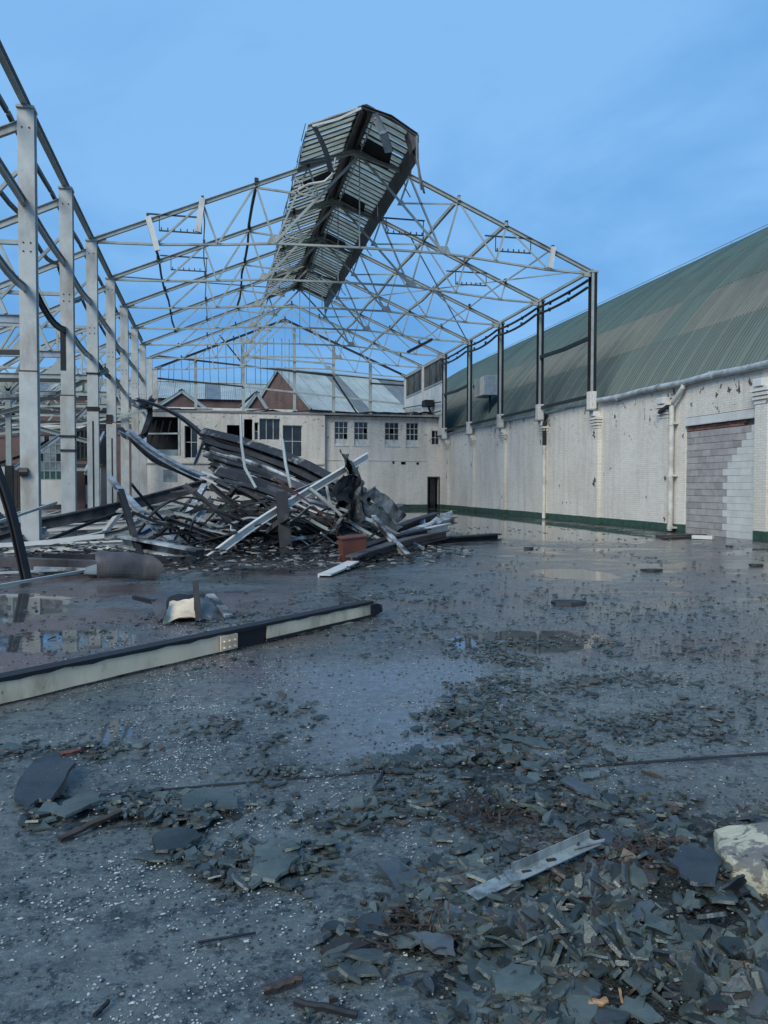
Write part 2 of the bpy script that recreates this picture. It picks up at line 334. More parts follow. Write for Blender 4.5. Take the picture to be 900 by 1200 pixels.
# ------------------------------------------------------------------ mesh helpers
class MB:
    def __init__(s): s.v = []; s.f = []
    def add(s, vs, fs):
        b = len(s.v); s.v += [tuple(v) for v in vs]; s.f += [tuple(b+i for i in f) for f in fs]; return s
    def box(s, a, b):
        x0, y0, z0 = a; x1, y1, z1 = b
        return s.add([(x0,y0,z0),(x1,y0,z0),(x1,y1,z0),(x0,y1,z0),(x0,y0,z1),(x1,y0,z1),(x1,y1,z1),(x0,y1,z1)],
                     [(0,3,2,1),(4,5,6,7),(0,1,5,4),(1,2,6,5),(2,3,7,6),(3,0,4,7)])
    def sweep(s, pts, prof, upv=(0, 0, 1)):
        pts = [Vector(p) for p in pts]; n = len(prof); vs = []; upv = Vector(upv)
        for i, p in enumerate(pts):
            t = (pts[min(i+1, len(pts)-1)]-pts[max(i-1, 0)]).normalized()
            u = upv if abs(t.dot(upv)) < .98 else Vector((1, 0, 0))
            sd = t.cross(u).normalized(); uu = sd.cross(t).normalized()
            vs += [p+sd*a+uu*b for a, b in prof]
        fs = []
        for i in range(len(pts)-1):
            for j in range(n):
                k = (j+1) % n; fs.append((i*n+j, (i+1)*n+j, (i+1)*n+k, i*n+k))
        fs.append(tuple(range(n))); fs.append(tuple(reversed([(len(pts)-1)*n+j for j in range(n)])))
        return s.add(vs, fs)
    def bar(s, a, b, w, h=None, upv=(0, 0, 1)): h = h or w; return s.sweep([a, b], rect(w, h), upv)
    def tube(s, pts, r, n=8): return s.sweep(pts, [(r*math.cos(2*math.pi*i/n), r*math.sin(2*math.pi*i/n)) for i in range(n)])
    def prism(s, poly, h):           # poly: list of 3d points, thickened by vector h
        n = len(poly); h = Vector(h); P = [Vector(p) for p in poly]
        return s.add(P+[p+h for p in P], [tuple(range(n)), tuple(reversed(range(n, 2*n)))]+[(i, n+i, n+(i+1) % n, (i+1) % n) for i in range(n)])
    def grid(s, fn, nu, nv, thick=None):
        vs = [Vector(fn(i/nu, j/nv)) for j in range(nv+1) for i in range(nu+1)]
        fs = [(j*(nu+1)+i, j*(nu+1)+i+1, (j+1)*(nu+1)+i+1, (j+1)*(nu+1)+i) for j in range(nv) for i in range(nu)]
        s.add(vs, fs)
        if thick:
            t = Vector(thick); s.add([v+t for v in vs], [tuple(reversed(f)) for f in fs])
            b = len(s.v)-2*len(vs); L = len(vs)
            edge = [i for i in range(nu+1)]+[(j+1)*(nu+1)-1 for j in range(1, nv+1)]+[nv*(nu+1)+i for i in range(nu-1, -1, -1)]+[j*(nu+1) for j in range(nv-1, 0, -1)]
            for q in range(len(edge)):
                a, c = edge[q], edge[(q+1) % len(edge)]; s.f.append((b+a, b+L+a, b+L+c, b+c))
        return s
    def mesh(s, name, m, smooth=False):
        me = bpy.data.meshes.new(name); me.from_pydata(s.v, [], s.f); me.materials.append(m)
        bm = bmesh.new(); bm.from_mesh(me); bmesh.ops.recalc_face_normals(bm, faces=bm.faces); bm.to_mesh(me); bm.free()
        if smooth:
            for p in me.polygons: p.use_smooth = True
        return me
    def build(s, name, m, parent=None, smooth=False, bevel=0):
        o = bpy.data.objects.new(name, s.mesh(name, m, smooth)); C.objects.link(o)
        if parent:
            o.parent = parent
        if bevel:
            b = o.modifiers.new('bevel', 'BEVEL'); b.width = bevel; b.segments = 2
        return o
def rect(w, h): return [(-w/2, -h/2), (w/2, -h/2), (w/2, h/2), (-w/2, h/2)]
def iprof(w, h, t=.02):
    a, b, c = w/2, h/2, t/2
    return [(-a,-b),(a,-b),(a,-b+t),(c,-b+t),(c,b-t),(a,b-t),(a,b),(-a,b),(-a,b-t),(-c,b-t),(-c,-b+t),(-a,-b+t)]
def lprof(w, t=.012): return [(-w/2, -w/2), (w/2, -w/2), (w/2, -w/2+t), (-w/2+t, -w/2+t), (-w/2+t, w/2), (-w/2, w/2)]
def cprof(w, h, t=.015):
    a, b = w/2, h/2
    return [(-a,-b),(a,-b),(a,-b+t),(-a+t,-b+t),(-a+t,b-t),(a,b-t),(a,b),(-a,b)]
def tag(o, label=None, cat=None, group=None, kind=None):
    if label: o['label'] = label
    if cat: o['category'] = cat
    if group: o['group'] = group
    if kind: o['kind'] = kind
    return o
def thing(name, label, cat, loc=(0, 0, 0), group=None):
    o = bpy.data.objects.new(name, None); C.objects.link(o); o.location = loc; o.empty_display_size = .2
    return tag(o, label, cat, group)
def inst(name, mesh, parent, loc=(0, 0, 0), rot=None, scale=None):
    o = bpy.data.objects.new(name, mesh); C.objects.link(o); o.location = loc
    if rot: o.rotation_euler = rot
    if scale: o.scale = scale
    if parent: o.parent = parent
    return o
def dup(root, loc, label):
    r = root.copy(); C.objects.link(r); r.location = loc; r['label'] = label
    for ch in list(root.children):
        c = ch.copy(); C.objects.link(c); c.parent = r
        for g in list(ch.children):
            d = g.copy(); C.objects.link(d); d.parent = c
    return r
def rough_mesh(o, amt, scale=3, seed=0):
    for v in o.data.vertices:
        n = noise.noise_vector(v.co*scale+Vector((seed, seed*.7, 0))); v.co += n*amt

XL, XR, XW, BAY, Y0 = -4.2, 15.4, 15.7, 5.32, 30.3
YK = [Y0-10.2, Y0-5.1]+[Y0+BAY*k for k in range(7)]
HE = 10.37
ORD = ['nearest', 'second', 'third', 'fourth', 'fifth', 'sixth', 'seventh', 'eighth', 'ninth']

# ------------------------------------------------------------------ setting: ground and floor
g = MB().add([(-900, -300, -.02), (900, -300, -.02), (900, 1500, -.02), (-900, 1500, -.02)], [(0, 1, 2, 3)]).build('ground', M_ground); tag(g, kind='structure')
fl = MB().add([(-45, -12, 0), (15.9, -12, 0), (15.9, 72, 0), (-45, 72, 0)], [(0, 1, 2, 3)]).build('floor', M_floor); tag(fl, kind='structure')
jt = MB()
a, b = gd(655, 902), gd(980, 879)
jt.prism([a, b, b+Vector((0, .03, 0)), a+Vector((0, .03, 0))], (0, 0, .006)); 
o = jt.build('floor_joint', M_dark); tag(o, kind='structure')
jt = MB(); a, b = gd(30, 940), gd(600, 893)
jt.prism([a, b, b+Vector((0, .025, 0)), a+Vector((0, .02, 0))], (0, 0, .005)); o = jt.build('floor_joint', M_dark); tag(o, kind='structure')

# ------------------------------------------------------------------ right wall
YN, YF = 9.0, 66.0
OY0, OY1, OZ = 20.55, 24.05, 3.92     # bricked-up opening
wt = thing('side_wall', 'long white painted brick wall with a green band along its foot, right of the wet floor', 'wall', (XW, 36, 0))
def rel(root, mb):
    L = root.location; mb.v = [(x-L.x, y-L.y, z-L.z) for x, y, z in mb.v]; return mb
WT = 5.08
m = MB().box((XW, OY1, 0), (XW+.34, YF, WT)).box((XW, YN, 0), (XW+.34, OY0, WT)).box((XW, OY0, OZ), (XW+.34, OY1, WT))
rel(wt, m).build('wall_face', M_wall, wt)
m = MB().box((XW+.16, OY0, 0), (XW+.3, OY1, OZ)); rel(wt, m).build('mortar_bed', M_mortar, wt)
rel(wt, MB().box((XW-.02, OY0+.02, 3.66), (XW+.15, OY1-.02, 3.90))).build('lintel', M_render, wt, bevel=.01)
rel(wt, MB().box((XW-.05, OY0+.02, 3.63), (XW+.1, OY1-.02, 3.655))).build('lintel_flange', M_white, wt)
bw, bh = .44, .215
bmesh_b = MB().box((0, -bw/2+.006, -bh/2+.006), (.1, bw/2-.006, bh/2-.006)).mesh('concrete_block', M_block)
bmesh_p = MB().box((0, -bw/2+.003, -bh/2+.003), (.1, bw/2-.003, bh/2-.003)).mesh('concrete_block', M_pblock)
def stair(z):                          # Y where bare blocks stop and painted ones start
    return 21.95 if z < 2.2 else 21.95-(z-2.2)/1.2*1.05
rows = int(3.45/bh)
for r in range(rows):
    z = bh*(r+.5); off = (r % 2)*bw/2; lim = stair(z); y = OY1-off+.0
    ys = []
    y = OY1
    first = bw if r % 2 == 0 else bw/2
    while y > OY0+.02:
        d = min(first, y-OY0); first = bw; ys.append((y-d, y)); y -= d
    for y0, y1 in ys:
        yc = (y0+y1)/2; bare = yc > lim
        inst('concrete_block', bmesh_b if bare else bmesh_p, wt, (XW+.05+rnd.uniform(-.004, .006)-wt.location.x-(0 if bare else .012), yc-wt.location.y, z),
             scale=(1, (y1-y0)/bw, 1))
rb = MB().box((0, -.107, -.032), (.1, .107, .032)).mesh('red_brick', M_redbrick)
for r in range(2):
    y = OY1-.11-(r*.11)
    while y > OY0+.5:
        inst('red_brick', rb, wt, (XW+.045+rnd.uniform(-.004, .004)-wt.location.x, y-wt.location.y, rows*bh+.05+.078*r)); y -= .225
# flaked lower right red coping, broken wall head
cp = MB()
y = YN
while y < YF:
    d = rnd.uniform(.5, 1.3); hh = rnd.uniform(.03, .10); cp.box((XW-.045-rnd.uniform(0, .03), y, WT), (XW+.37, y+d-.015, WT+hh)); y += d
rel(wt, cp).build('coping', M_conc, wt)
# pilasters: shaft, corbelled capital, padstone
pil_Y = [YK[0]-5.1]+YK
for i, y in enumerate(pil_Y):
    p = rel(wt, MB().box((XW-.15, y-.27, 0), (XW-.001, y+.27, 4.0))).build('pilaster', M_wall, wt)
    c = MB()
    for q in range(4):
        e = .01+.035*q
        c.box((XW-.16-e, y-.28-e, 4.0+.12*q), (XW-.001, y+.28+e, 4.0+.12*q+.088))
        c.box((XW-.15-e*.6, y-.27-e*.6, 4.088+.12*q), (XW-.001, y+.27+e*.6, 4.12+.12*q))
    rel(wt, c).build('capital', M_wall, wt)
    rel(wt, MB().box((XW-.30, y-.2, 4.49), (XW-.001, y+.2, 4.72))).build('padstone', M_render, wt, bevel=.02)
# places where paint and brick faces have come away
cr_ = random.Random(17)
for (yy, zz, s_) in [(30.3, 1.75, .34), (30.35, 3.75, .26), (35.8, 3.7, .3), (36.0, 2.0, .28), (24.2, 3.3, .16), (24.9, 2.6, .14), (25.0, 1.9, .16), (25.0, .45, .16), (28.9, 4.35, .18), (26.5, 1.2, .12), (46.3, 2.9, .3), (33.6, .85, .12), (33.2, .85, .1), (32.8, .86, .1), (34.0, 1.6, .16), (21.3, 4.55, .34), (21.8, 4.6, .22), (22.4, 4.5, .18), (20.8, 4.7, .25), (25.6, 3.9, .25), (26.3, 4.05, .18), (51.4, 3.2, .35), (51.5, 2.2, .3), (41.0, 1.0, .2)]:
    n = 18; on = min(abs(yy-q) for q in pil_Y) < .26; xf = XW-.156 if on else XW-.006
    ex = cr_.uniform(.35, .9); P_ = [(xf, yy+s_*.62*math.cos(i*2*math.pi/n)*ex*cr_.uniform(.3, 1.15)*(1+.5*math.sin(i*1.3+yy)), zz+s_*.6*math.sin(i*2*math.pi/n)*cr_.uniform(.35, 1.15)*(1+.4*math.sin(i*.9+zz))) for i in range(n)]
    rel(wt, MB().prism(P_, (.004, 0, 0))).build('flaked_patch', M_flakepatch, wt)
# eaves gutter pipe and downpipes
gp = [Vector((XW-.12+.02*math.sin(q*1.7), YN+q*1.5, 5.16+.03*math.sin(q*2.3)-.004*q)) for q in range(15)]
g_ = MB().tube(gp, .11, 12)
for q in range(1, 14, 2): g_.tube([gp[q]-Vector((0, .09, 0)), gp[q]+Vector((0, .09, 0))], .135, 12)
o = g_.build('gutter_pipe', M_gutter, smooth=False); tag(o, 'fat pale blue grey eaves pipe sagging along the wall head below the green roof', 'pipe')
lo = MB().tube([Vector((XW-.08, 30.6+q*2.2, 5.12+.025*math.sin(q*1.9))) for q in range(15)], .05, 8).build('eaves_pipe', M_gutter)
tag(lo, 'thin pale pipe along the wall head beyond the first right hand stanchion', 'pipe')
yd = 24.62
dp = thing('downpipe', 'cream downpipe with a bent top beside the blocked up opening', 'downpipe', (XW-.18, yd, 0))
rel(dp, MB().tube([(XW-.18, yd, .06), (XW-.18, yd, 4.35), (XW-.18, yd-.12, 4.52), (XW-.16, yd-.62, 4.93), (XW-.14, yd-.66, 5.12)], .085, 12)).build('pipe', M_pipe, dp)
for z in (.1, 1.9, 3.7): rel(dp, MB().tube([(XW-.18, yd, z), (XW-.18, yd, z+.14)], .105, 12).box((XW-.2, yd-.16, z+.04), (XW-.005, yd+.16, z+.1))).build('collar', M_pipe, dp)
rel(dp, MB().prism([(XW-.32, yd+.62, 4.15), (XW-.32, yd+.1, 4.33), (XW-.32, yd+.1, 4.42), (XW-.32, yd+.62, 4.27)], (.3, 0, 0))).build('bracket', M_burnt, dp)
yd = 35.35
dp2 = thing('downpipe', 'cream downpipe below the dark burnt hopper by the second right hand stanchion', 'downpipe', (XW-.16, yd, 0))
rel(dp2, MB().tube([(XW-.16, yd, .05), (XW-.16, yd, 3.55)], .085, 12)).build('pipe', M_pipe, dp2)
rel(dp2, MB().tube([(XW-.16, yd, 3.55), (XW-.16, yd, 4.6), (XW-.12, yd-.1, 5.0)], .1, 12)).build('burnt_pipe', M_black, dp2)
rel(dp2, MB().tube([(XW-.16, yd, 1.8), (XW-.16, yd, 1.92)], .1, 12)).build('collar', M_pipe, dp2)

# ------------------------------------------------------------------ green barrel roof next door
a0, RR = 60, 21.5
ccx, ccz = 16.12+math.sin(R(a0))*RR, 5.0-math.cos(R(a0))*RR
gr = thing('barrel_roof', 'huge green corrugated barrel roof with a brown weathered band, behind the white wall', 'roof', (16.1, 36, 5))
rws = [(60.4, 51.9, M_green2, 0), (52.2, 45.2, M_brown, .012), (45.5, 36.5, M_green, .024), (36.8, 20, M_green, .036)]
SW = 1.095; nw = 6
def corr(y0, a1, a2, off, nseg):
    def fn(u, v):
        a = R(a1+(a2-a1)*v); y = u*SW; rr = RR+off+.055*math.cos(2*math.pi*y/(SW/nw))
        return (ccx-math.sin(a)*rr-16.1, y, ccz+math.cos(a)*rr-5)
    return fn
for a1, a2, mt, off in rws:
    ns_ = max(3, int(abs(a1-a2)/1.6))
    me = MB().grid(corr(0, a1, a2, off, ns_), nw*6, ns_).mesh('corrugated_sheet', mt, True)
    me2 = MB().grid(corr(0, a1, a2, off+.0, ns_), nw*6, ns_).mesh('corrugated_sheet', M_green, True)
    for q in range(62):
        y = 8+q*SW
        use = me
        if mt is M_brown and (26.8 < y < 29.2 or 44.5 < y < 46): use = me2
        if q % 1 == 0: inst('corrugated_sheet', use, gr, (rnd.uniform(-.004, .004), y-36, rnd.uniform(-.006, .006)))
# verge rail at the top of what can be seen, eaves flashing
top = R(25.0)
rl = MB().tube([(ccx-math.sin(top)*(RR+.2)-16.1, -28+q*4, ccz+math.cos(top)*(RR+.2)-5) for q in range(17)], .02, 5)
for q in range(12): rl.bar((ccx-math.sin(top)*(RR+.02)-16.1, -28+q*5.5, ccz+math.cos(top)*(RR)-5), (ccx-math.sin(top)*(RR+.2)-16.1, -28+q*5.5, ccz+math.cos(top)*(RR+.2)-5), .015)
rl.build('lightning_rail', M_truss, gr)
fs_ = MB()
for q in range(46):
    y = -27+q*1.3; fs_.prism([(-.02, y, -.03), (.25, y, .28+rnd.uniform(-.03, .05)), (.25, y+1.28, .28+rnd.uniform(-.03, .05)), (-.02, y+1.28, -.03)], (-.02, 0, .012))
fs_.build('eaves_flashing', M_soot, gr)
# duct box on the roof foot
db = thing('duct_box', 'blue grey ribbed metal duct box standing against the green roof between far stanchions', 'duct', (16.6, 47.0, 7.75))
b_ = MB().box((-.35, -1.1, -.6), (.5, .8, .6)); b_.build('casing', M_lead, db, bevel=.03)
for q in range(9): MB().box((-.39, -1.0+q*.2, -.55), (-.352, -.92+q*.2, .55)).build('rib', M_white, db)
MB().bar((-.1, .8, -.5), (-.1, 1.7, .3), .12).build('support', M_black, db)
MB().bar((.2, -.5, -.6), (.2, -.5, -2.6), .12).build('support', M_black, db)

# ------------------------------------------------------------------ right-hand stanchions on the wall
def right_col(y, label):
    t = thing('wall_stanchion', label, 'steel post', (XR, y, 4.72), 'dark steel posts standing on the right wall')
    MB().sweep([(0, 0, 0), (0, 0, 5.72)], iprof(.24, .32, .03), (0, 1, 0)).build('shaft', M_burnt, t)
    MB().box((-.135, -.175, .0), (-.02, -.161, 5.7)).build('pale_flange', M_truss, t)
    MB().box((-.145, -.185, .05), (.145, .185, .8)).build('encasement', M_fac, t, bevel=.03)
    MB().box((-.2, -.22, 0), (.2, .22, .05)).build('base_plate', M_conc, t)
    MB().box((-.17, -.19, 5.66), (.17, .19, 5.74)).box((-.4, -.06, 5.5), (-.13, .06, 5.68)).build('cap', M_truss, t)
    return t
for i, y in enumerate(YK[2:7]):
    right_col(y, ['tallest dark steel post on the right wall, at the end of the nearest truss', 'second dark steel post along the right wall, above the downpipe with the burnt top',
                  'third dark steel post along the right wall, with no pipe below it', 'fourth dark post on the right wall, just before the blue duct box', 'last free standing dark post on the right wall, at the edge of the slatted screen'][i])
# rails between posts, sagging cables
for nm, z, seg, lab in (('side_rail', 7.75, (0, 1), 'dark horizontal rail between the two nearest posts above the right wall'), ('side_rail', 7.75, (3, 4), 'dark rail between the two farthest posts above the right wall')):
    y0_, y1_ = YK[2+seg[0]], YK[2+seg[1]]
    o = MB().sweep([(XR-.05, y0_+.17, z), (XR-.05, (y0_+y1_)/2, z-.06), (XR-.05, y1_-.17, z)], cprof(.1, .16)).build(nm, M_black); tag(o, lab, 'rail')
for s_, zz in enumerate((5.35,)):
    for k in range(4):
        y0_, y1_ = YK[2+k], YK[3+k]
        o = MB().bar((XR+.02, y0_+.17, zz), (XR+.02, y1_-.17, zz), .08, .14).build('side_rail', M_black); tag(o, 'dark low rail on the wall head between the %s and %s right hand posts' % (ORD[k], ORD[k+1]), 'rail')
cab = [('black sagging pipe just under the eaves along the right hand posts', 10.08, .06, .10, .0), ('lower black pipe sagging more deeply between the right hand posts', 9.78, .06, .17, -.03)]
for lab, z, r_, sag, dx in cab:
    pts = []
    for k in range(6):
        for q in range(8):
            u = q/8; y = YK[2+k]+(YK[3+k]-YK[2+k])*u if k < 4 else YK[6]-0 ; 
            if k < 4: pts.append((XR-.22+dx, y, z-sag*4*u*(1-u)*(.6+.8*((k*37) % 5)/5)))
    pts.append((XR-.22+dx, YK[6], z))
    t = thing('hanging_pipe', lab, 'pipe', pts[0], None)
    rel(t, MB().tube(pts, r_, 8)).build('pipe', M_black, t)
    for k in range(4):
        for u in (.33, .7):
            y = YK[2+k]+BAY*u; rel(t, MB().box((XR-.27+dx, y-.04, z-.17), (XR-.17+dx, y+.04, z-.01))).build('clamp', M_black, t)

# slatted side screen at the far end
sc_ = thing('slatted_screen', 'pale boarded side screen with dark vertical slats at the far end of the right wall', 'screen', (XR, 57, 7))
S0, S1 = YK[6]+.2, 62.7
rel(sc_, MB().box((XR-.02, S0, 5.1), (XR+.08, S1, 8.75))).build('board', M_render, sc_)
rel(sc_, MB().box((XR+.10, S0, 8.75), (XR+.14, S1, 10.35))).build('backing', M_dark, sc_)
slat = MB().box((-.03, -.07, -.78), (.03, .07, .78)).mesh('slat', M_dsheet)
n_ = 30
for q in range(n_): inst('slat', slat, sc_, (.02, S0+(q+.5)*(S1-S0)/n_-57, 9.55-7), rot=(0, 0, rnd.uniform(-.4, .4)))
rel(sc_, MB().box((XR-.07, S0, 8.68), (XR+.02, S1, 8.78)).box((XR-.07, S0, 10.33), (XR+.05, S1, 10.45))).build('rail', M_truss, sc_)
for y in (56.9, 62.4): rel(sc_, MB().box((XR-.16, y-.12, 5.1), (XR-.03, y+.12, 10.45))).build('post', M_white, sc_)
rel(sc_, MB().bar((XR-.2, S0, 7.3), (XR-.2, S1, 7.9), .06).bar((XR-.2, S0, 6.7), (XR-.2, S1, 6.75), .06)).build('handrail', M_burnt, sc_)
rel(sc_, MB().box((XR-.75, 53.8, 7.2), (XR-.1, 54.7, 7.65)).bar((XR-.4, 54.2, 7.2), (XR-.1, 54.2, 6.4), .12)).build('wreckage', M_burnt, sc_)

# ------------------------------------------------------------------ left stanchions
def base_stanchion():
    t = thing('steel_stanchion', 'tall white steel stanchion nearest the camera at the left edge of the photo', 'steel column', (XL, YK[0], 0), 'row of tall white stanchions on the left')
    MB().sweep([(0, 0, .02), (0, 0, 10.34)], iprof(.37, .30, .035), (0, 1, 0)).build('shaft', M_col, t)
    MB().box((-.20, -.21, 0), (.20, -.152, 4.25)).build('casing', M_col, t, bevel=.008)
    MB().box((-.205, -.216, 4.25), (.205, -.152, 4.28)).build('casing_band', M_rust, t)
    MB().box((-.20, -.2, 10.34), (.20, .2, 10.40)).build('cap', M_truss, t)
    MB().box((-.24, -.25, 0), (.24, .2, .03)).build('base_plate', M_burnt, t)
    b = MB()
    for x in (-.08, .08):
        for z in (7.05, 7.25, 9.9): b.tube([(x, -.14, z), (x, -.165, z)], .02, 6)
    b.build('bolt', M_burnt, t)
    return t
st0 = base_stanchion()
labs = ['second white stanchion from the left, with a black scorch below its bent side beam', 'third white stanchion, carrying the left end of the nearest truss',
        'fourth white stanchion of the left row, beside a dark slot in its casing', 'fifth white stanchion of the left row, with a mangled beam wrapped round it',
        'sixth white stanchion of the left row, near the burnt knot of steel', 'last white stanchion of the left row, standing before the end building']
stan = [st0]
for k in range(1, 7): stan.append(dup(st0, (XL, YK[k], 0), labs[k-1]))
for k in (7, 8): stan.append(dup(st0, (XL, YK[k], 0), 'far white stanchion rising beyond the left end of the end building, %s of two' % ('nearer', 'farther')[k-7]))
for s_ in stan[2:]:
    for ch in s_.children:
        if ch.name.startswith('casing'): pass
# scorch plates / collars that set single stanchions apart
o = MB().box((-.188, -.157, 5.0), (-.03, .12, 6.25)).build('scorched_patch', M_burnt, stan[1])
MB().box((-.24, -.24, 3.02), (.24, .2, 3.08)).build('collar', M_burnt, stan[1]); MB().box((-.21, -.24, 2.6), (.21, .2, 2.66)).build('collar', M_burnt, stan[1])
MB().box((-.02, -.225, .4), (.03, -.209, 3.9)).build('slot', M_dark, stan[2])
MB().box((-.22, -.19, 5.6), (.22, .17, 5.65)).build('collar', M_burnt, stan[2]); MB().box((-.21, -.23, 4.3), (.21, .17, 4.42)).build('collar', M_burnt, stan[2])
MB().box((.0, -.225, .3), (.05, -.209, 3.6)).build('slot', M_dark, stan[3])
MB().box((-.205, -.215, 4.2), (.05, .12, 4.6)).build('scorched_patch', M_burnt, stan[3])
MB().tube([(-.2, -.25, 1.9), (-.02, -.25, 1.9)], .1, 8).build('floodlight', M_black, stan[0])

# eaves beams along each row, sagging ties between stanchions
def bent(a, b, sag, n=6, kink=None):
    a, b = Vector(a), Vector(b); P = []
    for i in range(n+1):
        u = i/n; p = a.lerp(b, u); p.z -= sag*(4*u*(1-u)); P.append(p)
    return P
names = ['between the camera and the first left stanchion']+['between the %s and %s left stanchions' % (ORD[k], ORD[k+1]) for k in range(6)]
ys_ = [YK[0]-5.1]+YK[:7]
for k in range(7):
    y0_, y1_ = ys_[k]+(.0 if k == 0 else .16), ys_[k+1]-.16
    o = MB().sweep([(XL-.02, y0_-(0 if k == 0 else .158), 10.51), (XL-.02, y1_+.158, 10.51)], cprof(.14, .2)).build('eaves_beam', M_truss); tag(o, 'pale top eaves beam '+names[k], 'steel beam')
    o = MB().sweep(bent((XL-.05, y0_, 8.22), (XL-.05, y1_, 8.18), [.0, .06, .14, .05, .2, .1, .0][k]), iprof(.11, .18)).build('tie_beam', M_truss); tag(o, 'pale middle tie beam '+names[k], 'steel beam')
    o = MB().sweep(bent((XL-.05, y0_, 6.25+[.5, .35, .15, .1, .3, 0, 0][k]), (XL-.05, y1_, 6.2), [.25, .3, .12, .1, .05, .1, 0][k]), iprof(.10, .16)).build('tie_beam', M_dtruss if k in (1, 3) else M_truss); tag(o, 'sagging lower tie beam '+names[k], 'steel beam')
    o = MB().sweep(bent((XL-.42, y0_-.1, 10.28), (XL-.42, y1_+.1, 10.28), .05), rect(.09, .12)).build('dark_purlin', M_black); tag(o, 'thin dark rail under the eaves beam '+names[k], 'rail')
    o = MB().sweep(bent((XL-1.18, y0_-.1, 9.52), (XL-1.18, y1_+.1, 9.5), [.1, .25, .35, .6, .2, .1, .05][k]), rect(.08, .12)).build('dark_purlin', M_black); tag(o, 'sagging dark side roof purlin '+names[k], 'purlin')
# left hall half trusses
def side_truss(k):
    t = thing('side_truss', '', 'roof truss', (XL, YK[k], 0), 'bent half trusses of the wrecked side hall')
    rr = random.Random(k*3+1)
    d = [0, 0, .2, .5, .8, 1.0, 1.2][k]
    P = [(-.15, 0, 10.0), (-2.0, 0, 9.12), (-4.5, .1, 7.95), (-8, .3, 6.1-d*.5), (-13, .5, 3.6-d)]
    MB().sweep(P, iprof(.12, .2)).build('rafter', M_truss, t)
    MB().sweep([(-.15, 0, 7.28), (-6, 0, 7.2), (-10, 0, 5.0)], lprof(.1)).build('tie', M_truss, t)
    MB().sweep([(-.15, 0, 5.5), (-5, .0, 5.45), (-11, .3, 4.6)], iprof(.12, .20)).build('bottom_beam', M_blue if k < 2 else M_truss, t)
    MB().sweep([(-.15, 0, 4.72), (-7, .0, 4.6), (-12, .3, 3.9)], cprof(.08, .11)).build('bottom_beam', M_dtruss, t)
    for a_, b_ in (((-.2, 8.9), (-2.6, 6.2)), ((-2.0, 9.0), (-.5, 5.6)), ((-3.2, 8.5), (-5.6, 5.5)), ((-2.6, 7.2), (-3.6, 5.5)), ((-5.6, 7.3), (-4.2, 5.5)), ((-5.8, 7.1), (-8, 5.4)), ((-1.2, 7.2), (-1.2, 5.6)), ((-8, 6), (-6.8, 5.3))):
        MB().bar((a_[0], rr.uniform(-.1, .1), a_[1]), (b_[0], rr.uniform(-.1, .1), b_[1]), .08).build('strut', M_truss, t)
    MB().bar((-.9, 0, 7.5), (-.9, 0, 6.9), .03).box((-.96, -.06, 7.0), (-.84, .06, 7.1)).box((-.96, -.06, 7.32), (-.84, .06, 7.4)).build('lamp_bracket', M_black, t)
    MB().prism([(-.6, -.01, 5.6), (-1.6, -.01, 5.6), (-1.2, -.01, 6.1)], (0, .02, 0)).build('gusset', M_truss, t)
    t['label'] = 'bent roof truss of the side hall reaching left from the %s white stanchion' % ORD[k]
    return t
for k in range(7): side_truss(k)
def near(c_, lm):
    x, y, z = px(c_)
    (lx, ly), n_ = min(lm, key=lambda q: (q[0][0]-x)**2+(q[0][1]-y)**2)
    dx, dy = x-lx, y-ly; dd = math.hypot(dx, dy)
    a_ = 'above' if dy < -abs(dx)*.5 else ('below' if dy > abs(dx)*.5 else '')
    b_ = 'left' if dx < -abs(dy)*.5 else ('right' if dx > abs(dy)*.5 else '')
    d_ = (a_+'-'+b_ if a_ and b_ else (a_ or b_))+(' of' if b_ else '')
    return ('touching ' if dd < 14 else ('just ' if dd < 40 else ('' if dd < 90 else 'well ')))+('' if dd < 14 else d_+' ')+n_
SL = [((11, 470), 'the gusseted thin post'), ((37, 430), 'the nearest stanchion'), ((80, 430), 'the second stanchion'), ((110, 430), 'the third stanchion'), ((131, 430), 'the fourth stanchion'), ((147, 440), 'the fifth stanchion')]
# tangled collapsed roof members of the side hall
tl = random.Random(21)
for i in range(44):
    X = tl.uniform(-19, -6); Y = tl.uniform(27, 50); L = tl.uniform(3, 8); an = tl.uniform(-.35, .75); z = tl.uniform(3.6, 7.2)-.02*(Y-27)
    az = tl.choice([0, 0, 1.57, .5]); u = Vector((math.cos(az)*math.cos(an), math.sin(az)*math.cos(an), math.sin(an)))
    a_ = Vector((X, Y, z)); 
    pr = tl.choice([lprof(.12), cprof(.12, .16), iprof(.12, .18)])
    o = MB().sweep([a_-u*L/2, a_+Vector((0, 0, tl.uniform(-.3, .3))), a_+u*L/2], pr).build('tangled_roof_member', tl.choice([M_truss, M_truss, M_dtruss, M_blue]))
    tag(o, 'bent steel member in the side roof tangle, '+near((o.data.vertices[0].co+o.data.vertices[-1].co)/2, SL), 'steel beam', 'tangled members of the collapsed side roof')

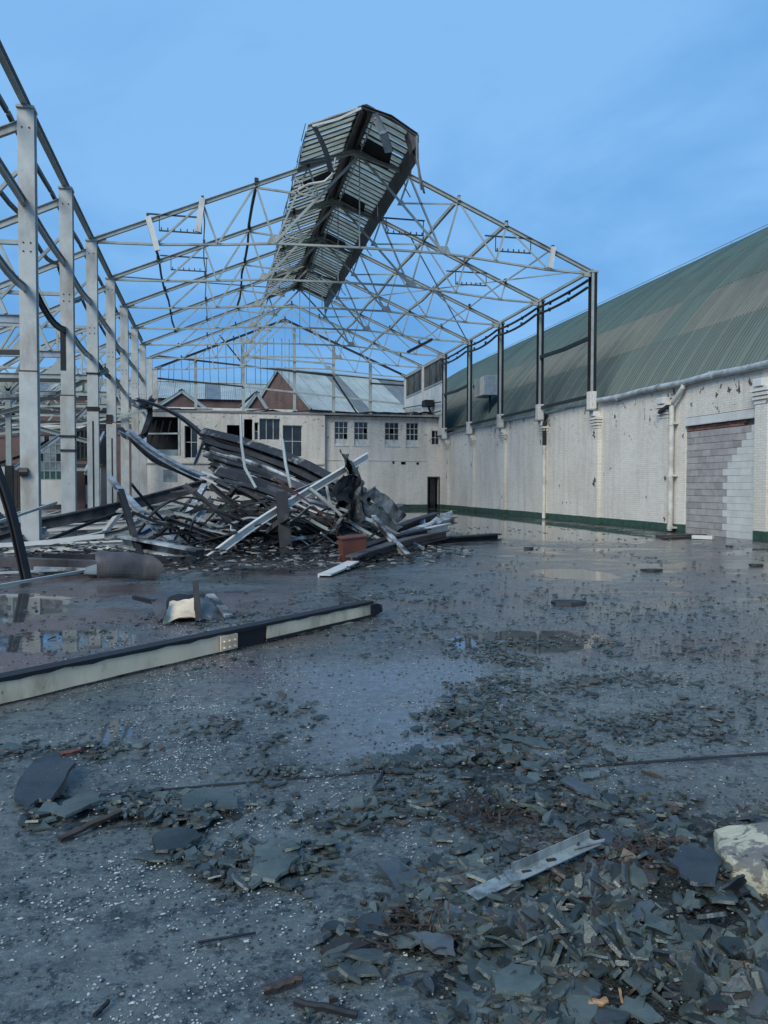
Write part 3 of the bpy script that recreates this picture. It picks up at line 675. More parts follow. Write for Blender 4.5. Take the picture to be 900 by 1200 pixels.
# ------------------------------------------------------------------ main roof trusses
PX = [XL, -2.25, -.3, 1.65, 3.62, 5.6, 7.58, 9.6, 11.6, 13.6, XR]
def rz(x): return 10.4+(min(x-XL, XR-x))*.421
def tz(x):
    xs = [XL, -1.96, .24, 2.35, 5.6, 9.0, 11.17, 13.38, XR]; zs = [10.36, 10.42, 10.56, 10.74, 10.80, 10.80, 10.62, 10.42, 10.36]
    for i in range(8):
        if xs[i] <= x <= xs[i+1]: return zs[i]+(zs[i+1]-zs[i])*(x-xs[i])/(xs[i+1]-xs[i])
def truss(y, gable=False):
    t = thing('roof_truss', '', 'roof truss', (5.6, y, 10), 'pale steel roof trusses spanning the burnt out hall')
    q = lambda x, z, dy=0: (x-5.6, dy, z-10)
    mt = M_dtruss if gable else M_truss
    for a_, b_ in ((XL, 5.6), (XR, 5.6)):
        MB().sweep([q(a_, rz(a_)), q(b_, rz(5.6))], iprof(.13, .16, .02)).build('rafter', mt, t)
    xs = [XL, -1.96, .24, 2.35, 5.6, 9.0, 11.17, 13.38, XR]
    MB().sweep([q(x, tz(x)) for x in xs], lprof(.10, .02)).build('bottom_tie', M_truss, t)
    st = [(-1.96, tz(-1.96), -.3, rz(-.3)), (-.3, rz(-.3), .24, tz(.24)), (.24, tz(.24), 1.65, rz(1.65)), (1.65, rz(1.65), 2.35, 10.74),
          (13.38, tz(13.38), 13.6, rz(13.6)), (13.38, tz(13.38), 11.6, rz(11.6)), (11.6, rz(11.6), 11.17, tz(11.17)), (11.17, tz(11.17), 9.6, rz(9.6)), (9.6, rz(9.6), 9.0, 10.8),
          (1.65, rz(1.65)-.1, 4.02, 12.6), (3.62, rz(3.62), 4.02, 12.6), (7.58, rz(7.58), 7.2, 12.6), (9.6, rz(9.6)-.1, 7.3, 12.6),
          (4.02, 12.6, 3.1, 13.2), (3.62, rz(3.62), 2.4, 10.8), (7.58, rz(7.58), 8.9, 10.8)]
    if gable: st = [(x0, z0, x1, z1) for x0, z0, x1, z1 in st if rnd.random() < .6]
    for x0, z0, x1, z1 in st:
        MB().sweep([q(x0, z0), q(x1, z1)], lprof(.07, .014), (0, 1, 0)).build('strut', M_truss, t)
    for x0, x1, x2 in ((2.35, 4.02, 5.6), (9.0, 7.25, 5.6)):
        MB().sweep([q(x0, 10.76), q(x1, 12.6), q(x2, 14.3)], lprof(.10, .018), (0, 1, 0)).build('main_strut', M_truss, t)
    MB().bar(q(5.6, 14.4), q(5.6, 10.8), .04).build('hanger', M_truss, t)
    for x, z, s_ in ((2.35, 10.8, .3), (9.0, 10.85, .3), (5.6, 14.35, .34), (4.02, 12.6, .16), (7.25, 12.6, .16), (XL+.3, 10.45, .25), (XR-.3, 10.45, .25)):
        gs = MB().prism([q(x-s_, z-.08, -.012), q(x+s_, z-.08, -.012), q(x+s_*.5, z+s_*.7, -.012), q(x-s_*.5, z+s_*.7, -.012)], (0, .024, 0))
        gs.build('gusset', M_truss, t)
    for x in PX[1:-1]:
        s_ = 1 if x < 5.6 else -1
        cl = MB().prism([q(x-.05, rz(x)-.02, -.08), q(x+.05, rz(x)-.02, -.08), q(x+.05, rz(x)+.24, -.08), q(x-.05, rz(x)+.24, -.08)], (0, .16, 0))
        cl.build('purlin_cleat', M_dtruss, t)
    return t
def bracket(t, x, z):
    b = MB().box((x-5.6-.75, -.03, z-10), (x-5.6+.75, .03, z-9.96))
    for i in range(7): b.box((x-5.6-.7+i*.23, -.02, z-10.0), (x-5.6-.66+i*.23, .02, z-9.86))
    b.bar((x-5.6-.75, 0, z-10), (x-5.6-.75, 0, z-9.4), .03).bar((x-5.6+.75, 0, z-10), (x-5.6+.75, 0, z-9.4), .03).bar((x-5.6-1.2, 0, z-9.4), (x-5.6+.8, 0, z-9.4), .05)
    b.build('lamp_rack', M_dtruss, t)
tl_ = ['nearest full roof truss, its left end on the third white stanchion', 'second roof truss from the camera, on the fourth white stanchion', 'third roof truss from the camera, partly behind the hanging ridge section',
       'fourth roof truss from the camera, on the sixth white stanchion', 'fifth roof truss, just in front of the end building', 'sixth roof truss, above the flat roof of the end building', 'dark sooty roof truss of the far gable end']
TR = []
for k in range(7):
    t = truss(YK[2+k], k == 6); t['label'] = tl_[k]; TR.append(t)
    if k < 2:
        bracket(t, -1.1+.15*k, 10.9); bracket(t, 11.9, 11.0) ; 
        if k % 2 == 0: bracket(t, 7.4, 11.4)
# broken purlin stubs on nearest truss
for x, dx, dz, lab in ((-2.25, .35, -1.1, 'short broken white purlin end hanging from the nearest truss near its left end'), (-.3, -.18, -1.15, 'short white purlin stub hanging at a lean, second along the nearest truss'),
                 (13.6, -.2, -.75, 'short pale stub hanging inside the right end of the nearest truss')):
    o = MB().sweep([(x, Y0-.1, rz(x)+.15), (x+dx, Y0-.25, rz(x)+dz)], cprof(.2, .07), (0, 1, 0)).build('purlin_stub', M_white); tag(o, lab, 'steel offcut')
# long purlins
for x, ye, m_, r_, lab in ((-2.25, YK[6], M_dtruss, .08, 'dark kinked purlin nearest the left eaves across the main trusses'), (-.3, YK[6], M_truss, .05, 'thin pale purlin second from the left eaves'),
                      (1.65, YK[6], M_dtruss, .10, 'heavy dark purlin left of the hanging ridge section'), (9.6, YK[8], M_truss, .11, 'long purlin on the right roof slope nearest the hanging ridge section'),
                      (11.6, YK[8], M_truss, .11, 'long purlin midway down the right roof slope'), (13.6, YK[6], M_truss, .045, 'thin pale purlin nearest the right eaves'), (7.58, YK[4], M_truss, .05, 'thin purlin beside the right edge of the hanging ridge section')):
    P = []; y = Y0-.1; i = 0
    while y < ye+.1:
        P.append((x+.05*math.sin(i*1.9+x), y, rz(x)+.12+.04*math.sin(i*2.3+x))); y += BAY/2; i += 1
    o = MB().sweep(P, rect(r_, r_*1.3)).build('purlin', m_); tag(o, lab, 'purlin')
o = MB().sweep([(XR-.02, Y0, 10.5), (XR-.02, 62.9, 10.5)], cprof(.12, .12)).build('eaves_beam', M_truss); tag(o, 'pale eaves beam along the tops of the right hand posts', 'steel beam')
# wind bracing rods and a loose lamp
for a_, b_, lab in (((-4.1, YK[3], 10.5), (5.4, YK[6], 14.3), 'long thin brace rod running up the left roof slope'), ((15.2, YK[2], 10.5), (7.5, YK[6], 13.6), 'long thin brace rod running up the right roof slope'), ((15.2, YK[5], 10.5), (9.0, YK[3], 13.0), 'brace rod crossing the far right roof slope')):
    o = MB().bar(a_, b_, .05).build('brace_rod', M_truss); tag(o, lab, 'steel rod')
la = thing('strip_light', 'dark strip light hanging askew under the far right roof slope', 'lamp', at(492, 404, 45))
MB().sweep([(-.75, 0, -.45), (.75, 0, .35)], rect(.2, .14)).build('casing', M_black, la)
MB().sweep([(-.7, -.02, -.52), (.7, -.02, .25)], rect(.08, .06)).build('tube', M_white, la)

# ------------------------------------------------------------------ hanging ridge section
FX = 5.45
rf = thing('ridge_roof_section', 'long surviving piece of ridge roof, pale sheets and dark battens, perched on the tops of the trusses', 'roof section', (FX, 28, 14.6))
Ya, Yb = 27.4, 52.4
def fr(u, v, side):                    # u: along, v: 0 ridge .. 1 edge
    y = Ya+(Yb-Ya)*u; zr = 14.82-.14*u
    xo = (2.02 if side < 0 else 1.85)*v
    return Vector((side*xo+(-.15*(1-u)), y-28, zr-14.6-.43*xo+.02*math.sin(u*23)))
NB = 56
for side in (-1, 1):
    for i in range(NB):
        u0, u1 = i/NB, (i+1)/NB-.0015
        if side < 0 and rnd.random() < .06 and i > 3: continue
        z = Vector((0, 0, rnd.uniform(-.02, .03)))
        mb = MB().prism([fr(u0, .09, side)+z, fr(u1, .09, side)+z, fr(u1, 1, side)+z*1.6, fr(u0, 1, side)+z*1.6], (0, 0, .03))
        mb.build('roof_sheet', M_trans, rf)
    for i in range(NB+1):
        if i % 1: continue
        u = i/NB; a_, b_ = fr(u, .1, side)-Vector((0, 0, .035)), fr(u, 1, side)-Vector((0, 0, .035))
        MB().bar(a_, b_, .045 if i % 4 else .08, .035).build('batten', M_fascia, rf)
# dark ridge box: twin ridge beams with gap
for dx, m_ in ((-.17, M_fascia), (.13, M_fascia)):
    MB().sweep([fr(0, 0, 1)+Vector((dx, 0, -.20)), fr(.5, 0, 1)+Vector((dx, 0, -.20)), fr(1, 0, 1)+Vector((dx, 0, -.20))], rect(.12, .2)).build('ridge_beam', m_, rf)
MB().sweep([fr(0, 0, 1)+Vector((0, -.02, -.04)), fr(1, 0, 1)+Vector((0, 0, -.04))], [(-.3, -.06), (0, .06), (.3, -.06), (.3, -.03), (0, .09), (-.3, -.03)]).build('ridge_capping', M_fascia, rf)
zz = MB()
for i in range(70):
    u = i/70; p = fr(u, 0, 1)+Vector((.30, 0, -.42)); zz.box(p-Vector((.02, .09, .04)), p+Vector((.02, .06, .05)))
zz.build('ridge_fixing_strip', M_white, rf)
# fascias: right one hangs as a dark upstand, left one broken into short boards
for i in range(14):
    u0, u1 = i/14+.002, (i+1)/14-.002
    j = rnd.uniform(-.03, .03); a_, b_ = fr(u0, .98, 1), fr(u1, .98, 1)
    MB().prism([a_+Vector((.02+j, 0, .05)), b_+Vector((.02, 0, .05)), b_+Vector((.06, 0, -.85)), a_+Vector((.06+j, 0, -.85))], (.03, 0, 0)).build('fascia_board', M_fascia, rf)
for i in range(40):
    u0, u1 = i/40+.001, (i+1)/40-.001
    j = rnd.uniform(-.05, .05); a_, b_ = fr(u0, 1, -1), fr(u1, 1, -1); dz = rnd.uniform(.25, .5)
    MB().prism([a_+Vector((-.03+j, 0, .06)), b_+Vector((-.03+j, 0, .06)), b_+Vector((-.12+j, 0, -dz)), a_+Vector((-.12+j, 0, -dz))], (-.03, 0, 0)).build('fascia_board', rnd.choice([M_fascia, M_burnt2, M_sheet]), rf)
# cross frames and dark hatches below the sheets
for i, u in enumerate((.11, .33, .55, .77)):
    a_, b_, c_ = fr(u, 1, -1), fr(u, 0, 1), fr(u, 1, 1)
    MB().sweep([a_-Vector((0, 0, .22)), b_-Vector((0, 0, .5)), c_-Vector((0, 0, .22))], cprof(.1, .12)).build('cross_frame', M_truss, rf)
    if i != 3: MB().prism([fr(u-.035, .18, 1)-Vector((0, 0, .12)), fr(u+.035, .18, 1)-Vector((0, 0, .12)), fr(u+.02, .80, 1)-Vector((0, 0, .14)), fr(u-.035, .72, 1)-Vector((0, 0, .14))], (0, 0, -.05)).build('hatch', M_dark, rf)
MB().prism([fr(.19, .25, -1)-Vector((0, 0, .12)), fr(.22, .25, -1)-Vector((0, 0, .12)), fr(.24, .85, -1)-Vector((0, 0, .12)), fr(.20, .85, -1)-Vector((0, 0, .14))], (0, 0, -.05)).build('hatch', M_dark, rf)
# torn pieces at the near end
def pw(x, y, Y): return at(x, y, Y)-rf.location
MB().grid(lambda u, v: pw(364+7*u+20*v+3*math.sin(v*3), 146+2*u+54*v, 27.2+.3*u+.5*v), 3, 6, (0, .03, 0)).build('torn_flap', M_burnt2, rf)
MB().sweep([pw(439, 134, 27.3), pw(449, 156, 27.4), pw(456, 178, 27.9)], cprof(.3, .08)).build('dangling_channel', M_blue, rf)
MB().sweep([pw(488, 160, 27.3), pw(489, 185, 27.3), pw(494, 222, 27.4)], cprof(.14, .06)).build('dangling_channel', M_blue, rf)
MB().sweep([pw(484, 175, 27.6), pw(491, 200, 27.5), pw(497, 226, 27.4)], cprof(.16, .05)).build('dangling_channel', M_burnt2, rf)
MB().prism([pw(478, 153, 27.3), pw(491, 158, 27.3), pw(491, 167, 27.3), pw(484, 176, 27.3)], (0, .5, 0)).build('end_plate', M_fascia, rf)
MB().sweep([pw(424, 125, 27.3), pw(458, 137, 27.3), pw(488, 158, 27.3)], cprof(.1, .12)).build('verge_bar', M_fascia, rf)
MB().sweep([pw(423, 127, 27.3), pw(396, 140, 27.3), pw(366, 148, 27.3)], cprof(.08, .08)).build('verge_bar', M_white, rf)
for i in range(5):
    u = .1+.16*i; a_ = fr(u, 1, 1)
    MB().tube([a_+Vector((.05, 0, -.5)), a_+Vector((.25, .3, -.9)), a_+Vector((.55, .8, -1.0))], .025, 5).build('dangling_wire', M_truss, rf)
MB().tube([pw(393, 185, 28), pw(389, 205, 28), pw(380, 213, 28), pw(362, 216, 28), pw(350, 222, 28.3)], .045, 6).build('bent_conduit', M_white, rf)

# ------------------------------------------------------------------ far gable frame
YG = 62.9
gf = thing('skeleton_gable', 'skeleton of the far gable: thin pale posts, rails and hanging rods against the sky', 'steel frame', (5.6, YG, 7.4))
for x in (-1.22, 2.40, 6.40, 9.53, 12.53):
    rel(gf, MB().sweep([(x, YG, 7.1), (x, YG, rz(x)-.05)], iprof(.22, .22), (0, 1, 0))).build('post', M_truss, gf)
for (xa, za), (xb, zb), m_ in (((-4.2, 11.45), (9.5, 10.35), M_dtruss), ((-4.2, 9.75), (2.4, 9.3), M_dtruss), ((2.4, 9.3), (15.1, 8.25), M_truss), ((12.5, 9.85), (15.3, 9.75), M_dtruss), ((2.4, 11.6), (9.5, 11.3), M_truss)):
    rel(gf, MB().bar((xa, YG-.15, za), (xb, YG-.15, zb), .09, .13)).build('rail', m_, gf)
rel(gf, MB().bar((9.5, YG-.2, 10.2), (11.4, YG-.2, 7.4), .12)).build('brace', M_black, gf)
rel(gf, MB().bar((2.4, YG-.2, 11), (.6, YG-.2, 13.2), .1)).build('brace', M_dtruss, gf)
rr = random.Random(5)
for i in range(19):
    x = -3.9+i*.55+rr.uniform(-.1, .1); zt = min(rz(x), 13.2)
    if x > 6: break
    rel(gf, MB().bar((x, YG+.05, 9.5+rr.uniform(-.2, .1)), (x+rr.uniform(-.08, .08), YG+.05, zt), .035)).build('hanging_rod', M_dtruss, gf)
gw = MB().box((-4.6, YG, 0), (15.3, YG+.3, 7.4)).build('gable_wall', M_render); tag(gw, 'low pale wall carrying the posts of the far gable, behind the flat roof', 'wall')
gc = MB().box((-4.7, YG-.1, 7.4), (6.6, YG+.4, 7.6)).build('gable_coping', M_render); tag(gc, 'pale coping slab on the left half of the far gable wall', 'coping')

# ------------------------------------------------------------------ two-storey end building
YFc = 53.1
eb = thing('end_building', 'flat roofed white building with small paned windows closing the far end of the hall', 'building', (5.6, YFc, 0))
def facade(x0, x1, z0, z1, y, th, ops):
    xs = sorted({x0, x1, *[v for o in ops for v in (o[0], o[1])]}); zs = sorted({z0, z1, *[v for o in ops for v in (o[2], o[3])]})
    mb = MB()
    for i in range(len(xs)-1):
        for j in range(len(zs)-1):
            cx, cz_ = (xs[i]+xs[i+1])/2, (zs[j]+zs[j+1])/2
            if any(o[0] < cx < o[1] and o[2] < cz_ < o[3] for o in ops): continue
            mb.box((xs[i], y, zs[j]), (xs[i+1], y+th, zs[j+1]))
    return mb
wins = [(8.11, 9.04, 4.35, 5.95), (9.46, 10.42, 4.35, 5.95), (11.6, 12.6, 4.35, 5.95), (13.11, 14.0, 4.35, 5.95)]
smallw = (14.94, 15.5, 4.45, 5.45)
door = (14.72, 15.45, 0, 2.15)
ops_r = wins+[smallw, door]+[(12.15, 12.3, 3.1, 3.28), (12.75, 13.1, 3.05, 3.25), (13.85, 14.05, 3.05, 3.22)]
rel(eb, facade(7.4, XW-.01, 0, 6.3, YFc, .3, ops_r)).build('wall', M_fac, eb)
ops_l = [(4.58, 5.88, 3.5, 5.6), (3.05, 4.42, 4.6, 6.02), (2.05, 2.6, 4.6, 5.95), (2.72, 3.0, 4.6, 5.75), (.95, 1.9, 4.75, 5.55), (-1.75, -.9, 3.35, 5.45), (-4.1, -2.0, 3.5, 6.0)]
YL = YFc-.35
rel(eb, facade(-4.6, 7.4, 0, 6.34, YL, .4, ops_l)).build('wall', M_fac, eb)
rel(eb, MB().box((-4.6, YL+.001, 6.34), (XW-.02, YG-.3, 6.46))).build('flat_roof', M_conc, eb)
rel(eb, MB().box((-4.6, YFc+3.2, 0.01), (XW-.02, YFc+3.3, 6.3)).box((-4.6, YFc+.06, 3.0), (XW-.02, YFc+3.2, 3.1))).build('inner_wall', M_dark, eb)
pr_ = MB()
x = -4.6
r3 = random.Random(8)
while x < XW-.3:
    d = r3.uniform(.5, 1.8); pr_.box((x, YL-.06, 6.34), (min(x+d, XW-.02)-.03, YL+.3, 6.40+r3.uniform(0, .1))); x += d
rel(eb, pr_).build('parapet_coping', M_conc, eb)
def windw(w_, y, nx, nz, panes_dark, lower=0, name='window'):
    x0, x1, z0, z1 = w_; mb = MB(); t_ = .045
    mb.box((x0, y, z0), (x0+t_, y+.06, z1)).box((x1-t_, y, z0), (x1, y+.06, z1)).box((x0+t_, y, z1-t_), (x1-t_, y+.06, z1)).box((x0+t_, y, z0), (x1-t_, y+.06, z0+t_))
    for i in range(1, nx): xx = x0+(x1-x0)*i/nx; mb.box((xx-.018, y+.01, z0+t_), (xx+.018, y+.05, z1-t_))
    for j in range(1, nz): zz_ = z0+(z1-z0)*j/nz; mb.box((x0+t_, y+.012, zz_-.018), (x1-t_, y+.048, zz_+.018))
    f = rel(eb, mb).build(name, M_paint_wh, eb)
    for i in range(nx):
        for j in range(nz):
            low = j < lower; 
            if not low and r3.random() < .12: continue
            a_ = x0+(x1-x0)*i/nx; b_ = x0+(x1-x0)*(i+1)/nx; c_ = z0+(z1-z0)*j/nz; d_ = z0+(z1-z0)*(j+1)/nz
            p = rel(eb, MB().box((a_+.02, y+.025, c_+.02), (b_-.02, y+.033, d_-.02))).build('pane', M_paint_wh if low else M_glass, f)
    rel(eb, MB().box((x0-.08, y-.11, z0-.09), (x1+.08, y+.02, z0-.001))).build('sill', M_paint_wh, f)
for i, w_ in enumerate(wins): windw(w_, YFc+.08, 3, 4, True, [1, 1, 1, 1][i])
windw(smallw, YFc+.1, 2, 2, True)
windw(ops_l[0], YL+.15, 2, 2, True); windw(ops_l[1], YL+.15, 3, 1, True); windw(ops_l[3], YL+.15, 1, 2, True)
windw(ops_l[5], YL+.15, 2, 2, True)
f = rel(eb, MB().bar((-4.1, YL+.1, 4.9), (-2.0, YL+.1, 4.95), .1).bar((-2.1, YL+.1, 3.5), (-2.1, YL+.1, 6), .1)).build('broken_window_frame', M_paint_wh, eb)
rel(eb, MB().box((-4.1, YL+.2, 3.5), (-2.05, YL+.24, 3.9))).build('broken_screen', M_gl2, eb)
for k in range(3): rel(eb, MB().bar((-4.0+.5*k, YL+.3, 3.9), (-3.5+.45*k, YL+.25, 5.8), .08)).build('fallen_batten', M_burnt, eb)
rel(eb, MB().box((14.64, YFc-.03, 0), (14.72, YFc+.02, 2.22)).box((15.45, YFc-.03, 0), (15.53, YFc+.02, 2.22)).box((14.64, YFc-.031, 2.15), (15.53, YFc+.02, 2.235))).build('door_frame', M_burnt, eb)
rel(eb, MB().box((14.9, YFc+.28, 0), (15.3, YFc+.34, 2.1))).build('door', M_glass, eb)
rel(eb, MB().box((7.44, YFc-.03, 3.3), (14.6, YFc-.001, 3.36))).build('string_course', M_fac, eb)
rel(eb, MB().box((-4.3, YL-.10, 3.0), (7.3, YL-.001, 3.12))).build('string_course', M_fac, eb)
rel(eb, MB().box((-3.1, YL-.012, 1.8), (-2.2, YL-.001, 2.6))).build('notice_board', M_gl2, eb)
rel(eb, MB().box((-1.4, YL-.15, 1.15), (-1.15, YL-.001, 1.6))).build('fuse_box', M_burnt, eb, bevel=.05)
# wreckage strewn along its roof edge
for i in range(26):
    x = r3.uniform(-4, 14.5); L = r3.uniform(.6, 2.6)
    if i > 8: x = r3.uniform(9.5, 14.6)
    y = r3.uniform(YL+.2, YL+2.0)
    o = MB().sweep([(x, y, 6.52+.03*(i % 3)), (min(x+L*.5, 15), y+r3.uniform(-.3, .3), 6.55+r3.uniform(0, .15)), (min(x+L, 15.2), y, 6.5+r3.uniform(0, .2))], r3.choice([rect(.14, .1), cprof(.2, .12), rect(.3, .05)])).build('roof_edge_debris', r3.choice([M_burnt, M_burnt2, M_black]))
    tag(o, 'scrap of burnt beam lying on the flat roof edge of the end building', 'debris', 'burnt scraps on the flat roof edge')

# ------------------------------------------------------------------ sheds beyond
def shed(name, label, F, ang, width, length, eave, rise, mats, lights=(), verge=.18, panels=0):
    t = thing(name, label, 'building', (F.x, F.y, 0))
    u = Vector((math.sin(ang), math.cos(ang), 0)); v = Vector((-u.y, u.x, 0)); ez = Vector((0, 0, eave)); z0 = Vector((0, 0, 0)); rz_ = Vector((0, 0, eave+rise))
    n = 0
    # walls with gable
    for q in (0, 1):
        o0 = u*(length*q)
        MB().prism([o0, o0+v*width, o0+v*width+ez, o0+v*width*.5+rz_, o0+ez], u*(-.3 if q else .3)).build('gable', mats[0], t)
    MB().prism([u*.3, u*(length-.3), u*(length-.3)+ez, u*.3+ez], v*.3).build('wall', mats[0], t)
    MB().prism([u*.3+v*width, u*(length-.3)+v*width, u*(length-.3)+v*width+ez, u*.3+v*width+ez], v*-.3).build('wall', mats[0], t)
    sw = 1.8; k = int(length/sw)
    for side in (0, 1):
        e = v*(-.35) if side == 0 else v*(width+.35)
        es = Vector((0, 0, eave-.35*rise/(width/2)))
        nrm = Vector((0, 0, .06))
        for i in range(k):
            a_ = u*(i*sw-.25*(i == 0)); b_ = u*((i+1)*sw-.03)
            P = [a_+e+es+nrm, b_+e+es+nrm, b_+v*width*.5+rz_+nrm, a_+v*width*.5+rz_+nrm]
            nn = 16
            sgn = 1
            me = MB().grid(lambda s_, w_: P[0].lerp(P[1], s_).lerp(P[3].lerp(P[2], s_), w_)+Vector((0, 0, .03*math.cos(s_*nn*math.pi))), nn, 1)
            me.build('roof_sheet', mats[2] if i in lights else mats[1], t)
    MB().sweep([v*width*.5+rz_+Vector((0, 0, .12))-u*.3, v*width*.5+rz_+Vector((0, 0, .12))+u*length], [(-.3, -.12), (0, .05), (.3, -.12), (.3, -.07), (0, .1), (-.3, -.07)]).build('ridge_cap', M_ltroof, t)
    for e in (Vector((0, 0, 0)), v*width):
        MB().sweep([e+ez-u*.15-Vector((0, 0, .1))+(e*0.02), v*width*.5+rz_-u*.15-Vector((0, 0, .02))], rect(.12, .30)).build('verge_board', M_ltroof, t)
    return t
YS = 78.
F = at(366, 478, YS); F.z = 0; ez1 = at(366, 478, YS).z
shed('brick_shed', 'big brick shed with pale corrugated roof and dark rooflight strips, right beyond the hall', F, R(66), 13.5, 30, ez1, 4.6, (M_bw, M_ltroof, M_dkroof), (3, 7, 8, 11, 12))
F = at(250, 482, 74); F.z = 0
shed('brick_shed', 'left brick gabled shed with pale verge boards beyond the end building', F, R(-4), 5.6, 16, at(250, 484, 74).z, 1.9, (M_bw, M_ltroof, M_dkroof), ()).rotation_euler = (0, 0, 0)
F = at(318, 484, 76); F.z = 0
shed('brick_shed', 'narrow brick gabled shed between the two larger ones beyond the end building', F, R(-4), 2.8, 14, at(318, 486, 76).z, 2.0, (M_bw, M_ltroof, M_dkroof), ())
# long low pale roof behind on the left
lr = shed('long_shed', 'long pale roofed shed stretching across the background on the left', Vector((-26, 96, 0)), R(90), 12, 38, at(200, 466, 96).z, 2.6, (M_bw, M_ltroof, M_dkroof), (2, 3, 8, 14))
# brick workshop seen between the left stanchions
bb = thing('brick_workshop', 'red brick workshop with grey glazed roof seen between the left hand stanchions', 'building', (-14, 72, 0))
bx = at(0, 463, 72).x-9; bx2 = at(116, 463, 72).x; zt = at(60, 462, 72).z; zb = at(60, 503, 72).z
rel(bb, MB().box((bx, 72, 0), (bx2, 80, zt))).build('wall', M_bw, bb)
rel(bb, MB().box((bx-.2, 71.8, zt), (bx2+.2, 80.2, zt+.22)).box((bx, 71.9, zb), (bx2, 71.999, zb+.35))).build('parapet', M_render, bb)
for i in range(12):
    x0_ = bx+i*(bx2-bx)/12
    rel(bb, MB().prism([(x0_, 73, zt+.23), (x0_+(bx2-bx)/12-.1, 73, zt+.23), (x0_+(bx2-bx)/12-.1, 76, zt+1.9), (x0_, 76, zt+1.9)], (0, 0, .08))).build('roof_sheet', M_sheet if i % 3 else M_ltroof, bb)
for i in range(5):
    x0_ = at(8+i*5, 470, 72).x; rel(bb, MB().box((x0_, 71.93, zb-.4), (x0_+.3, 71.99, zt-1))).build('green_panel', M_teal, bb)
# white outbuilding with glazed screen on the left
ob = thing('white_outbuilding', 'low white rendered outbuilding behind the left hand stanchions', 'building', (-10, 56, 0))
x0_, x1_ = at(-60, 560, 56).x, at(118, 560, 56).x; z1_ = at(50, 546, 56).z
rel(ob, MB().box((x0_, 56, 0), (x1_, 60, z1_))).build('wall', M_render, ob)
rel(ob, MB().box((x0_-.1, 55.9, z1_), (x1_+.1, 60, z1_+.15)).box((x0_, 55.93, 0), (x1_, 55.999, .3))).build('plinth', M_burnt2, ob)
rel(ob, MB().box((at(89, 560, 56).x, 55.8, 0), (at(100, 560, 56).x, 55.99, at(90, 552, 56).z))).build('brick_pier', M_bw, ob)
rel(ob, MB().box((at(100, 560, 56).x, 55.95, at(100, 568, 56).z), (at(106, 560, 56).x, 55.99, at(100, 557, 56).z))).build('opening', M_dark, ob)
gs = thing('glazed_screen', 'tall many paned whitened glass screen between the first two stanchions', 'window', (at(60, 560, 54).x, 54, 0))
ga, gb = at(38, 0, 54).x, at(80, 0, 54).x; za, zb = at(50, 562, 54).z, at(50, 510, 54).z
fr_ = MB()
nx, nz = 6, 5
for i in range(nx+1): xx = ga+(gb-ga)*i/nx; fr_.box((xx-.03, 53.97, za), (xx+.03, 54.03, zb))
for j in range(nz+1): z = za+(zb-za)*j/nz; fr_.box((ga, 53.96, z-.03), (gb, 54.04, z+.03))
fr_ = rel(gs, fr_).build('frame', M_truss, gs)
for i in range(nx):
    for j in range(nz):
        m_ = M_teal if j == 0 else (M_glass if (j == 2 and r3.random() < .4) or r3.random() < .08 else M_gl2)
        rel(gs, MB().box((ga+(gb-ga)*i/nx+.035, 53.99, za+(zb-za)*j/nz+.035), (ga+(gb-ga)*(i+1)/nx-.035, 54.005, za+(zb-za)*(j+1)/nz-.035))).build('pane', m_, gs)
g2 = thing('dark_glazed_screen', 'burnt out dark window screen with a sloping top behind the second and third stanchions', 'window', (at(97, 560, 50).x, 50, 0))
ga, gb = at(84, 0, 50).x, at(108, 0, 50).x; za, zb = at(90, 540, 50).z, at(90, 505, 50).z
mb = MB()
for i in range(6): xx = ga+(gb-ga)*i/5; mb.box((xx-.04, 49.97, za), (xx+.04, 50.03, zb+.08*i))
mb.bar((ga, 50, za), (gb, 50, za+.3), .12).bar((ga, 50, zb), (gb, 50, zb+.45), .14).bar((ga, 50, (za+zb)/2), (gb, 50, (za+zb)/2), .06)
rel(g2, mb).build('frame', M_dtruss, g2)
rel(g2, MB().box((ga, 50.04, za), (gb, 50.06, zb))).build('glass', M_glass, g2)
for (xa, ya, Yp, xb, yb), lab in (((28, 500, 30, 28, 590), 'thin pale post of the side hall left of the first stanchion'), ((13, 520, 42, 13, 590), 'slim far post at the left edge'),):
    pass
po = thing('side_hall_post', 'thin pale post carrying a star shaped gusset, left of the nearest stanchion', 'steel column', (at(11, 560, 31).x, 31, 0))
MB().box((-.09, -.09, 0), (.09, .09, 5.0)).build('shaft', M_truss, po)
MB().box((-.13, -.13, 0), (.13, .13, 2.3)).build('dark_foot', M_burnt, po)
MB().prism([(-.6, -.01, 5.5), (0, -.01, 4.6), (.6, -.01, 5.5), (.25, -.01, 5.3), (0, -.01, 5.6), (-.25, -.01, 5.3)], (0, .03, 0)).build('gusset', M_truss, po)
for sx in (-1, 1):
    for q in (.7, 1.5): MB().bar((0, 0, 5.0), (sx*q, 0, 6.6), .09).build('strut', M_truss, po)
# debris pale walls / low structures left far
pw_ = MB().box((-26, 47, 0), (at(30, 590, 47).x, 47.3, 2.6)).build('side_wall', M_render); tag(pw_, 'stained white wall at the far left behind the thin post', 'wall')
pd = MB()
for i in range(5): x_ = at(6+i*5, 560, 46.8).x; pd.box((x_, 46.7, 0), (x_+.2, 46.98, 2.4+.2*(i % 2)))
o = pd.build('timber_partition', M_wood); tag(o, 'line of leaning brown boards against the far left white wall', 'boards')

